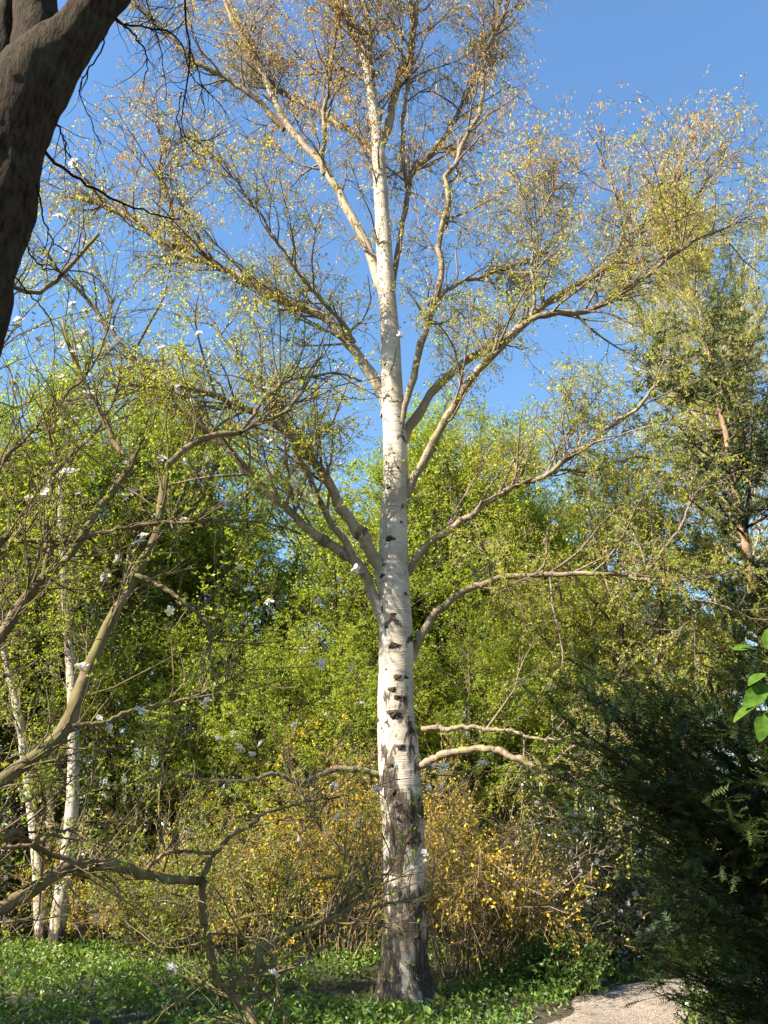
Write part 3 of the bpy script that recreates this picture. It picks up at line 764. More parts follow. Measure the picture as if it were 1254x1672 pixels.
traced_tree('slim_tree', 'thin brown-barked tree leaning over the yellow forsythia by the slim birches', 150, 16.5, [(135, 1540), (150, 1380), (158, 1240), (172, 1110), (192, 1000), (215, 880)], [15, 13, 11, 9, 7, 4], 54, M['pale_bark'], M['lime_leaf'], 5000, .05)
traced_tree('pine_tree', 'pine with orange-brown bark behind the magnolia branches', 285, 19, [(286, 1500), (286, 1300), (288, 1120), (292, 1000), (300, 880), (318, 790), (325, 730)], [17, 16, 15, 14, 12, 9, 5], 55, M['pine_bark'], M['spruce_leaf'], 5000, .07, n1=36, n2=300, n3=1800, l1=(.6, 1.6), up=.1)
for k, (pts, w, lb) in enumerate([([(820, 1500), (818, 1400), (822, 1330), (830, 1240), (838, 1120)], [20, 18, 15, 12, 8], 'dark-trunked tree with thick stem standing behind the forsythia by the path'),
                               ([(848, 1505), (850, 1420), (845, 1340), (852, 1250), (870, 1150)], [13, 12, 10, 8, 6], 'thin dark-stemmed tree close beside a thicker dark trunk'),
                               ([(890, 1510), (888, 1420), (886, 1330), (893, 1230), (905, 1100)], [20, 17, 14, 12, 8], 'dark-trunked tree above the camellia where the path bends')]):
    traced_tree('woodland_tree', lb, 0, 18.0, pts, w, 60 + k, M['dark_bark'], M['horn_leaf'], 9000, .06, n1=30, n2=260, n3=1700, l1=(.8, 1.9), twigm=M['dark_bark'])

# ------------------------------------------------------------------ shrubs
def shrub(name, label, px, Y, H, width, seed, barkm, leafm, ncane=40, nleaf=9000, lsize=.04, n2=500, n3=2000, arch=-.10, lup=.4, tmin=.2, separate=0, cat='shrub', aspect=.62, depthw=.8, group=None, wander=.06, twig_r=.0035, l2=(.2, .6), l3=(.12, .35), zbias=.9, x=None):
    rng = np.random.default_rng(seed)
    x = X(px, Y) if x is None else x
    base = np.array([x, Y, float(ground_z(np.array([x]), np.array([Y]))[0])])
    root = thing(name, label, cat, base, group)
    a = rng.uniform(0, 2 * math.pi, ncane); rr = rng.random(ncane) ** .5
    st = base + np.column_stack([np.cos(a) * rr * width * .22, np.sin(a) * rr * width * .22 * depthw, np.full(ncane, -.04)])
    d = np.column_stack([np.cos(a) * rr * width * .5, np.sin(a) * rr * width * .5 * depthw, np.full(ncane, H * zbias)])
    P1 = grow(st, d, H * rng.uniform(.75, 1.3, ncane), 10, wander, np.linspace(0, arch * 2, 9), rng)
    R1 = rng.uniform(.006, .012, ncane)[:, None] * np.linspace(1, .3, 10)
    g = Geo(); tubes(g, P1[separate:], R1[separate:], 4)
    g.build('stems', barkm, root, base, kind='stuff')
    for k in range(separate):
        g = Geo(); tubes(g, P1[k:k + 1], R1[k:k + 1] * 1.3, 6); g.build('cane', barkm, root, base)
    s, dd, r2, _, _ = spawn(P1, R1, n2, rng, tmin, 1., .4, 1.2, up=.15)
    P2 = grow(s, dd, rng.uniform(*l2, n2), 4, .13, arch * .6, rng); R2 = np.minimum(r2 * .7, .006)[:, None] * np.linspace(1, .4, 4)
    s, dd, r3, _, _ = spawn(P2, R2, n3, rng, .1, 1., .4, 1.2, up=.05)
    P3 = grow(s, dd, rng.uniform(*l3, n3), 3, .14, arch * .4, rng); R3 = np.full((n3, 3), twig_r) * np.linspace(1, .6, 3)
    g = Geo(); tubes(g, P2, R2, 3); tubes(g, P3, R3, 2); g.build('twigs', barkm, root, base, kind='stuff')
    if nleaf:
        pos, _ = along(P3, nleaf, rng)
        if leafm is M['forsythia']:
            pos = pos[rng.random(len(pos)) < np.clip(.52 + .6 * fbm(pos[:, 0] * 2.6 + pos[:, 1], pos[:, 2] * 3.1, seed), .04, 1)]; nleaf = len(pos)
            gy, _ = along(P3, nleaf // 2, rng); gg = Geo(); leaves(gg, gy, .04, rng, up=.4, tri=True); gg.build('foliage', M['olive_leaf'], root, base, smooth=False, kind='stuff')
        g = Geo(); leaves(g, pos + rng.normal(0, .015, pos.shape), lsize, rng, up=lup, aspect=aspect, tint=np.clip(rng.normal(.5, .26, nleaf), 0, 1))
        g.build('blossom' if leafm is M['forsythia'] or leafm is M['blossom'] else 'foliage', leafm, root, base, smooth=False, kind='stuff')
    return root, P3, base

shrub('forsythia_shrub', 'yellow flowering forsythia with tangled bare canes against the birch trunk by the path', 762, 11.9, 2.6, 1.8, 71, M['cane'], M['forsythia'], wander=.2, ncane=46, nleaf=12500, lsize=.040, n2=700, n3=3000, arch=-.13, tmin=.35, separate=26)
shrub('forsythia_shrub', 'low yellow forsythia hanging over the path edge', 822, 12.3, 1.55, 1.0, 72, M['cane'], M['forsythia'], wander=.19, ncane=40, nleaf=6000, lsize=.038, n2=460, n3=1900, arch=-.12, tmin=.3, separate=8)
shrub('forsythia_shrub', 'tall golden forsythia on the magnolia side of the big birch', 555, 13.6, 2.75, 2.2, 73, M['cane'], M['forsythia'], wander=.18, ncane=40, nleaf=15000, lsize=.042, n2=620, n3=2400, arch=-.10, tmin=.45, separate=10)
shrub('forsythia_shrub', 'yellow forsythia beside the feet of the slim birches', 205, 15.4, 1.9, 2.6, 74, M['cane'], M['forsythia'], wander=.18, ncane=50, nleaf=13000, lsize=.042, n2=620, n3=2300, arch=-.10, tmin=.3)
shrub('forsythia_shrub', 'thin yellow forsythia in the thicket beneath the magnolia limb', 330, 16.2, 2.4, 2.6, 75, M['cane'], M['forsythia'], wander=.18, ncane=50, nleaf=8000, lsize=.038, n2=480, n3=2000, arch=-.10, tmin=.4)
TH = [(270, 14.2, 1.6, 2.2, 'olive twiggy shrub behind the hanging magnolia stem'), (390, 14.0, 1.9, 2.4, 'tangled olive shrub behind the low magnolia fork'), (490, 14.8, 2.2, 2.4, 'brownish twiggy shrub in front of the golden forsythia'),
      (620, 15.5, 2.1, 2.4, 'olive shrub hidden behind the birch foot'), (420, 17.0, 3.2, 3.0, 'tall twiggy shrub thicket behind the magnolia')]
for k, (px, Y, H, w, lb) in enumerate(TH):
    shrub('thicket_shrub', lb, px, Y, H, w, 80 + k, M['twig'], M['olive_leaf'] if k % 2 else M['horn_leaf'], ncane=40, nleaf=5500, lsize=.05, n2=420, n3=1900, arch=-.08, tmin=.1)
EV = [(960, 14.9, 1.7, 2.3, 'dark glossy rhododendron behind the pink camellia'), (1090, 15.2, 2.6, 2.6, 'tall dark evergreen shrub behind the yew at the path bend'), (900, 16.0, 1.9, 2.4, 'dark evergreen shrub under the dark-trunked trees'),
      (-10, 16.0, 2.2, 2.6, 'dark evergreen shrub beside the slim birches at the foot of the conifer'), (700, 17.0, 2.2, 3.0, 'evergreen shrub filling the gap behind the path-side forsythia'), (520, 18.5, 2.0, 3.4, 'dark evergreen shrub low behind the golden forsythia'),
      (1010, 20, 2.6, 3.4, 'broad evergreen shrub beyond the path bend')]
for k, (px, Y, H, w, lb) in enumerate(EV):
    ev = shrub('evergreen_shrub', lb, px, Y, H, w, 90 + k, M['dark_bark'], M['evergreen'], ncane=36, nleaf=6500, lsize=.095, n2=320, n3=1300, arch=-.03, tmin=.05, lup=.9, aspect=.42, zbias=.7)
for k, (px, Y, rz, sc, lb) in enumerate([(690, 27, 1., 1.25, 'far evergreen shrub glimpsed straight behind the birch trunk'), (250, 28, 2., 1.3, 'far evergreen shrub glimpsed behind the orange-barked pine'), (430, 29, 3., 1.3, 'far evergreen shrub behind the spreading hornbeams'), (820, 28, 4., 1.25, 'far evergreen shrub behind the dark trunks')]):
    copy_tree(ev[0], (X(px, Y), Y, 0), rz, sc, lb)
for k, (px, Y, H, w, lb) in enumerate([(1010, 13.3, .6, 1.6, 'low dark evergreen at the far edge of the path under the camellia'), (930, 13.2, .55, 1.3, 'low evergreen at the far corner of the path beside the hanging forsythia'), (905, 11.4, .34, .7, 'leafy green clump on the bank where the path bends')]):
    shrub('low_plant', lb, px, Y, H, w, 110 + k, M['dark_bark'], M['evergreen'] if k < 2 else M['ground_leaf'], ncane=24, nleaf=2600, lsize=.07, n2=130, n3=500, arch=-.04, tmin=.05, lup=.9, aspect=.55, zbias=.6, cat='plant')
shrub('blossom_shrub', 'pale pinkish-white blossoming shrub in the distance beyond the path', 1000, 24, 4.6, 4.6, 101, M['twig'], M['blossom'], ncane=50, nleaf=14000, lsize=.06, n2=700, n3=3200, arch=-.03, tmin=.15, l2=(.4, 1.), l3=(.2, .5))

# camellia with single pale pink blossoms
def blossom_mesh(name, mat, petals, r, seed, cup=.5, aspect=.7):
    rng = np.random.default_rng(seed); g = Geo()
    for k in range(petals):
        a = k / petals * 2 * math.pi * (1 if petals < 9 else 2) + rng.normal(0, .12)
        ring = 0 if k < petals / 2 or petals < 9 else 1
        el = cup + rng.normal(0, .18) + ring * .5
        L = r * (1 - .22 * ring) * rng.uniform(.85, 1.1); w = L * aspect * .5
        out = np.array([math.cos(a), math.sin(a), 0]); side = np.array([-math.sin(a), math.cos(a), 0]); up = np.array([0, 0, 1.])
        pts = []
        for f, ww in ((0, .25), (.35, .8), (.7, 1.), (1., .45)):
            e = el - f * .5 * rng.uniform(.4, 1.2)
            c = out * math.cos(e) * L * f + up * math.sin(e) * L * f
            lift = up * .10 * L * ww
            pts += [c - side * w * ww + lift, c, c + side * w * ww + lift]
        idx = np.arange(12).reshape(4, 3)
        q = np.stack([idx[:-1, :-1], idx[:-1, 1:], idx[1:, 1:], idx[1:, :-1]], -1).reshape(-1, 4)
        g.add(np.array(pts), q)
    o = g.build(name, mat); me = o.data
    bpy.data.objects.remove(o)
    return me
cam_meshes = [blossom_mesh('flower', M['camellia'], 10, .05, 200 + k, .35, .9) for k in range(3)]
croot, CP3, cbase = shrub('camellia_shrub', 'camellia dotted with pale pink flowers at the bend of the path', 975, 13.5, 1.9, 1.7, 103, M['dark_bark'], M['evergreen'], ncane=36, nleaf=5200, lsize=.075, n2=360, n3=1300, arch=-.03, tmin=.1, lup=.9, aspect=.45, zbias=.75)
rng = np.random.default_rng(7)
front = np.where(CP3[:, -1, 1] < cbase[1] + .1)[0]
for k, i in enumerate(rng.choice(front, 34, replace=False)):
    o = bpy.data.objects.new('flower', cam_meshes[k % 3]); COL.objects.link(o); o.parent = croot
    o.location = Vector(CP3[i, -1] - cbase)
    o.rotation_euler = (rng.uniform(.5, 1.3), rng.uniform(-.4, .4), rng.uniform(-.7, .7))

# ------------------------------------------------------------------ yew
def build_yew():
    rng = np.random.default_rng(120)
    base = np.array([4.45, 7.7, 0.])
    root = thing('yew_tree', 'dark needled yew bush leaning over the gravel path', 'tree', base)
    # trunk stems
    ns = 5; SP, SR = [], []
    for k in range(ns):
        a = k / ns * 6.28 + .4
        P = base + np.outer(np.linspace(0, 1, 12), [math.cos(a) * .7, math.sin(a) * .6, 2.9]) + np.array([math.cos(a) * .12, math.sin(a) * .12, -.05])
        P[:, :2] += np.cumsum(rng.normal(0, .03, (12, 2)), 0)
        SP.append(P); SR.append(np.linspace(.075, .015, 12))
        g = Geo(); tubes(g, P[None], SR[-1][None], 8); g.build('stem', M['yew_bark'], root, base)
    SP, SR = np.array(SP), np.array(SR)
    n1 = 90
    s, d, rr, _, t = spawn(SP, SR, n1, rng, .02, 1., 1.0, 1.5, up=.12)
    L1 = (1.05 + 1.35 * np.sin(np.pi * np.clip(t * .8 + .15, 0, 1))) * rng.uniform(.7, 1.1, n1)
    P1 = grow(s, d, L1, 9, .07, .025, rng); R1 = np.minimum(rr * .5, .016)[:, None] * np.linspace(1, .25, 9)
    # long sprays reaching out over the path and up (traced from the outline)
    tips = [(892, 1262), (905, 1228), (930, 1110), (965, 1150), (985, 1095), (920, 1300), (940, 1340), (1010, 1160), (1060, 1120), (1110, 1130), (960, 1200), (1000, 1250), (1050, 1420), (1060, 1480), (1070, 1560), (1070, 1620), (985, 1330), (1150, 1150), (1180, 1120), (1230, 1090)]
    poly = np.array([(895, 1250), (930, 1120), (990, 1100), (1060, 1130), (1120, 1130), (1254, 1080), (1330, 1060), (1330, 1700), (1085, 1700), (1085, 1560), (1065, 1450), (1000, 1350)], float)
    def inside(p):
        x_, y_ = p; c = False
        for (xa, ya), (xb, yb) in zip(poly, np.roll(poly, -1, 0)):
            if (ya > y_) != (yb > y_) and x_ < (xb - xa) * (y_ - ya) / (yb - ya) + xa: c = not c
        return c
    dp = P1[:, -1, 1] * cp + (P1[:, -1, 2] - EYE) * sp      # boughs grow towards the light side only as far as the bush reaches
    ex = 627 + F * P1[:, -1, 0] / dp; ey = 836 - F * (-P1[:, -1, 1] * sp + (P1[:, -1, 2] - EYE) * cp) / dp
    ok = np.array([inside((a_, min(b_, 1690))) or a_ > 1150 for a_, b_ in zip(ex, ey)])
    P1, R1 = P1[ok], R1[ok]
    cand = np.column_stack([rng.uniform(890, 1330, 700), rng.uniform(1060, 1700, 700)])
    tips = tips + [tuple(c) for c in cand if inside(c)][:190]
    TP = []
    for tx, ty in tips:
        tip = W(tx, ty, 7.1 + rng.uniform(-.9, .7)); tip[2] = max(tip[2], .12); k = rng.integers(0, ns); st = SP[k, rng.integers(2, 8)]
        if st[2] > tip[2] - .15: st = SP[k, max(0, int(11 * max(0, tip[2] - .5) / 2.9))]
        mid = (st + tip) / 2 + np.array([0, 0, -.08]) + rng.normal(0, .05, 3)
        TP.append(smooth_path([st, mid, tip], 9))
    P1 = np.concatenate([P1, TP]); R1 = np.concatenate([R1, np.tile(np.linspace(.016, .004, 9), (len(TP), 1))])
    n2 = 2600
    s, d, rr, _, _ = spawn(P1, R1, n2, rng, .25, 1., .5, 1.0, up=.05, flat=.6)
    P2 = grow(s, d, rng.uniform(.2, .5, n2), 4, .08, -.03, rng); R2 = np.minimum(rr * .7, .005)[:, None] * np.linspace(1, .4, 4)
    P2t, R2t = P2, R2
    P2 = np.concatenate([P2, P1[:, 2::2]]); R2 = np.concatenate([R2, R1[:, 2::2]])
    n3 = 22000
    s, d, rr, _, _ = spawn(P2, R2, n3, rng, .1, 1., .4, .95, up=.03, flat=.55)
    P3 = grow(s, d, rng.uniform(.08, .19, n3), 4, .06, .02, rng); R3 = np.full((n3, 4), .0018)
    g = Geo(); tubes(g, P1, R1, 4); tubes(g, P2t, R2t, 3); tubes(g, P3[:, ::3], R3[:, ::3], 2)
    g.build('branches', M['yew_bark'], root, base, kind='stuff')
    # needles in two ranks along every shoot
    nn = 12
    t = np.linspace(.05, 1, nn)
    f = t * 3; k = np.minimum(f.astype(int), 2); fr = (f - k)[None, :, None]
    pos = P3[:, k] + (P3[:, k + 1] - P3[:, k]) * fr
    tan = nrm(P3[:, -1] - P3[:, 0])
    side = nrm(np.cross(tan, np.array([0, 0, 1.]) + rng.normal(0, .5, (n3, 3))))
    sg = np.where(np.arange(nn) % 2, 1., -1.)
    dr = nrm(tan[:, None] * .65 + side[:, None] * sg[None, :, None] + rng.normal(0, .15, (n3, nn, 3)))
    nor = nrm(np.cross(dr, tan[:, None])) ; b = np.cross(nor, dr)
    L = rng.uniform(.026, .042, (n3, nn, 1)); w = .006
    b = tan[:, None] - dr * (tan[:, None] * dr).sum(-1, keepdims=True); b = nrm(b)
    v = np.stack([pos - b * w, pos + dr * L, pos + b * w], 2).reshape(-1, 3)
    tint = np.repeat(np.clip(rng.normal(.42, .26, n3), 0, 1), nn * 3)
    # fresh tips
    g = Geo(); g.add(v, None, np.arange(len(v)).reshape(-1, 3), tint=tint)
    g.build('needles', M['yew'], root, base, smooth=False, kind='stuff')
build_yew()

# ------------------------------------------------------------------ magnolia
def build_magnolia():
    rng = np.random.default_rng(130)
    base = np.array([-3.0, 4.6, 0.])
    root = thing('magnolia_tree', 'old magnolia with crooked mossy limbs and scattered white flowers in front of the birch', 'tree', base)
    def mixed(pre, pts, y0, y1):
        P = px_path(pts, y0, y1)
        return np.vstack([np.array(pre).reshape(-1, 3), P]) if len(pre) else P
    B = [
        # (3D lead-in points outside the picture), pixel points, Y start, Y end, width start, end
        ([(-3.0, 4.6, -.05), (-2.95, 4.6, .5), (-2.75, 4.52, 1.1), (-2.4, 4.45, 1.55)], [(0, 1277), (35, 1247), (75, 1222), (105, 1192), (120, 1162), (135, 1118), (155, 1065), (175, 1020), (200, 980), (225, 930), (250, 885), (260, 850), (265, 810), (270, 770), (290, 745), (310, 725), (350, 712), (395, 705), (420, 690), (460, 680), (480, 655), (500, 630)], 4.4, 5.2, 30, 6),
        ([], [(118, 1186), (165, 1180), (215, 1162), (260, 1152), (300, 1142), (360, 1117), (405, 1092)], 4.5, 5.0, 10, 4),
        ([], [(222, 940), (250, 950), (285, 972), (315, 995), (340, 1025), (345, 1080), (360, 1120)], 4.75, 4.5, 10, 4),
        ([], [(393, 706), (415, 675), (435, 645), (465, 625), (500, 615), (550, 610), (590, 622)], 5.05, 5.6, 9, 4),
        ([(-2.85, 4.55, .8), (-2.75, 4.6, 1.6), (-2.45, 4.65, 2.2)], [(0, 1040), (20, 1005), (50, 965), (80, 935), (110, 910), (135, 870), (160, 835), (190, 795), (220, 750), (195, 735), (170, 685), (140, 625), (120, 580), (100, 520)], 4.7, 5.3, 22, 4),
        ([], [(72, 940), (85, 895), (115, 885), (165, 870), (210, 860), (260, 855), (320, 852), (380, 850), (440, 855), (490, 870)], 4.82, 4.6, 11, 4),
        ([(-2.6, 4.62, 1.9), (-2.3, 4.7, 2.6)], [(0, 890), (30, 882), (75, 882), (115, 884)], 4.8, 4.75, 9, 6),
        ([], [(76, 938), (75, 870), (80, 810), (90, 750), (88, 690), (110, 640)], 4.82, 5.1, 10, 4),
        ([(-2.98, 4.6, .3), (-2.7, 4.55, .8), (-2.35, 4.5, 1.15)], [(0, 1482), (35, 1462), (70, 1442), (100, 1420), (125, 1412), (165, 1412), (210, 1417), (235, 1427), (275, 1435), (330, 1440)], 4.5, 5.4, 30, 15),
        ([(-2.6, 4.5, 1.2)], [(0, 1367), (40, 1370), (65, 1387), (105, 1402), (128, 1412)], 4.5, 4.75, 12, 10),
        ([], [(330, 1442), (335, 1425), (345, 1402), (370, 1372), (400, 1352), (435, 1327), (480, 1314), (525, 1304), (555, 1302)], 5.4, 5.9, 12, 4),
        ([], [(236, 1422), (270, 1394), (300, 1390), (345, 1394), (352, 1392)], 5.15, 5.4, 9, 5),
        ([], [(331, 1438), (330, 1482), (337, 1522), (345, 1567), (355, 1597), (372, 1614)], 5.4, 5.6, 13, 14),
        ([], [(160, 1412), (120, 1430), (90, 1440)], 4.8, 5.0, 8, 5),
        ([(-.52, 5.55, -.05), (-.6, 5.56, .25)], [(415, 1672), (390, 1637), (372, 1614), (400, 1594), (420, 1577), (425, 1547), (440, 1540)], 5.6, 5.7, 17, 18),
        ([], [(432, 1550), (470, 1522), (520, 1507), (565, 1487), (605, 1442), (635, 1422), (645, 1390), (640, 1350)], 5.7, 6.1, 11, 4),
        ([], [(420, 1577), (450, 1575), (495, 1537), (540, 1497), (590, 1462), (612, 1437)], 5.68, 6.0, 9, 6),
        ([], [(450, 1578), (460, 1587), (505, 1562), (540, 1537), (560, 1502), (590, 1487), (625, 1478), (690, 1464), (705, 1440), (708, 1400)], 5.7, 6.3, 9, 4),
        ([], [(430, 1556), (448, 1562), (450, 1592), (460, 1637), (470, 1680), (478, 1730)], 5.7, 5.6, 8, 6),
        ([], [(608, 1440), (575, 1402), (540, 1372), (515, 1337), (500, 1312), (480, 1270), (470, 1220)], 6.0, 6.2, 9, 3),
        ([], [(0, 1384), (50, 1380), (85, 1362), (125, 1354)], 4.4, 4.6, 8, 5),
        ([], [(520, 1435), (555, 1432), (590, 1450)], 5.9, 6.0, 5, 5),
        ([], [(420, 1577), (350, 1572), (290, 1578)], 5.65, 5.5, 5, 2),
        ([(-2.5, 4.4, 2.2), (-2.4, 4.4, 2.9)], [(0, 500), (60, 480), (110, 440), (160, 382)], 4.5, 4.9, 11, 7),
        ([(-2.5, 4.6, 2.0)], [(-5, 930), (40, 850), (70, 790), (120, 740), (160, 700), (190, 640), (200, 580)], 4.9, 5.6, 8, 3),
        ([(-2.5, 4.6, 2.4)], [(-5, 780), (40, 720), (90, 660), (150, 600), (180, 520), (175, 470)], 4.9, 5.4, 7, 3),
    ]
    LP, LR = [], []
    NP = 44
    for pre, pts, y0, y1, w0, w1 in B:
        npre = len(pre)
        P0 = mixed(pre, pts, y0, y1)
        s0 = np.concatenate([[0], np.cumsum(np.linalg.norm(np.diff(P0, axis=0), axis=1))])
        tp = s0[npre] / s0[-1]
        P = smooth_path(P0, NP); d = np.maximum(np.array([depth_of(p) for p in P]), 3.9)
        t = np.linspace(0, 1, NP); u = np.clip((t - tp) / (1 - tp), 0, 1)
        R = .86 * (w0 + (w1 - w0) * u ** .9) / 2 * d / F * (1 + .5 * np.clip((tp - t) / max(tp, .01), 0, 1))
        R *= 1 + .07 * np.sin(t * 37 + w0 * 3) + .05 * rng.normal(0, 1, NP)
        P[1:] += rng.normal(0, .004, P[1:].shape)
        LP.append(P); LR.append(R)
        g = Geo(); tubes(g, P[None], R[None], 10, cap=True); g.build('limb', M['magnolia_bark'], root, base)
    LP, LR = np.array(LP), np.array(LR)
    n1 = 640
    s, d, rr, _, t = spawn(LP, LR, n1, rng, .3, 1., .5, 1.2, up=.25)
    P1 = grow(s, d, rng.uniform(.2, .95, n1), 8, .17, .03, rng); R1 = np.minimum(rr * .5, .006)[:, None] * np.linspace(1, .35, 8)
    n2 = 2000
    s, d, rr, _, t = spawn(P1, R1, n2, rng, .2, 1., .4, 1.1, up=.2)
    P2 = grow(s, d, rng.uniform(.08, .32, n2), 5, .16, .06, rng); R2 = np.minimum(rr * .75, .003)[:, None] * np.linspace(1, .5, 5)
    # flowers seen in the photograph, each on its own twig from the nearest limb or branch
    fl = [(390, 1218), (428, 1210), (412, 1232), (353, 1205), (545, 1280), (580, 1345), (553, 1335), (485, 1370), (280, 1577), (445, 1587), (670, 1420), (692, 1392), (694, 1405), (725, 1250), (706, 1252), (724, 1284), (615, 1285), (787, 1245), (170, 720), (65, 555), (120, 572), (325, 542), (250, 480), (345, 575),
          (228, 882), (200, 808), (195, 912), (247, 840), (440, 980), (410, 960), (580, 925), (550, 945), (590, 1145), (530, 1165), (480, 1180), (573, 1090), (290, 630), (145, 640), (50, 600), (20, 620), (265, 745), (120, 770), (440, 720), (100, 560), (300, 845), (175, 1185), (700, 1285), (645, 1250), (160, 520), (30, 520), (650, 545)]
    allP = np.concatenate([LP.reshape(-1, 3), P1.reshape(-1, 3)])
    dep = allP[:, 1] * cp + (allP[:, 2] - EYE) * sp
    ax = 627 + F * allP[:, 0] / dep; ay = 836 - F * (-allP[:, 1] * sp + (allP[:, 2] - EYE) * cp) / dep
    TW = []; spots = []
    for fx, fy in fl:
        j = int(np.argmin(np.hypot(ax - fx, ay - fy) + 40 * (dep > 6.6) + 70 * (ay < fy + 4)))
        Yf = float(np.clip(allP[j, 1] + rng.uniform(-.15, .15), 4.2, 6.6))
        tip = W(fx, fy + 4, Yf); st = allP[j]
        mid = (st + tip) / 2 + np.array([0, 0, -.1 * np.linalg.norm(tip - st)]) + rng.normal(0, .02, 3)
        TW.append(smooth_path([st, mid, tip], 8)); spots.append(tip)
    TW = np.array(TW)
    far_tips = P2[(P2[:, -1, 2] > 2.2), -1]
    spots += list(far_tips[rng.choice(len(far_tips), 70, replace=False)])
    g = Geo(); tubes(g, P1, R1, 4); tubes(g, P2, R2, 3); tubes(g, TW, np.tile(np.linspace(.0045, .003, 8), (len(TW), 1)), 4)
    g.build('twigs', M['magnolia_bark'], root, base, kind='stuff')
    # furry buds / opening leaves at the twig tips
    tips = np.concatenate([P2[:, -1], P2[:, 3]]); tips = tips[rng.random(len(tips)) < .75]
    g = Geo()
    for k in range(3): leaves(g, tips, .026, rng, up=.8, aspect=.5, direction=np.tile([0, 0, .8], (len(tips), 1)) + rng.normal(0, .4, (len(tips), 3)))
    g.build('young_leaves', M['lime_leaf'], root, base, smooth=False, kind='stuff')
    meshes = [blossom_mesh('flower', M['petal'], 10, .045, 300 + k, c, .62) for k, c in enumerate((.45, .7, .95, 1.15))]
    for k, p in enumerate(spots):
        o = bpy.data.objects.new('flower', meshes[k % 4]); COL.objects.link(o); o.parent = root
        o.location = Vector(p - base); s_ = rng.uniform(.7, 1.05); o.scale = (s_, s_, s_)
        o.rotation_euler = (rng.uniform(-.9, .9), rng.uniform(-.9, .9), rng.uniform(0, 6))
build_magnolia()

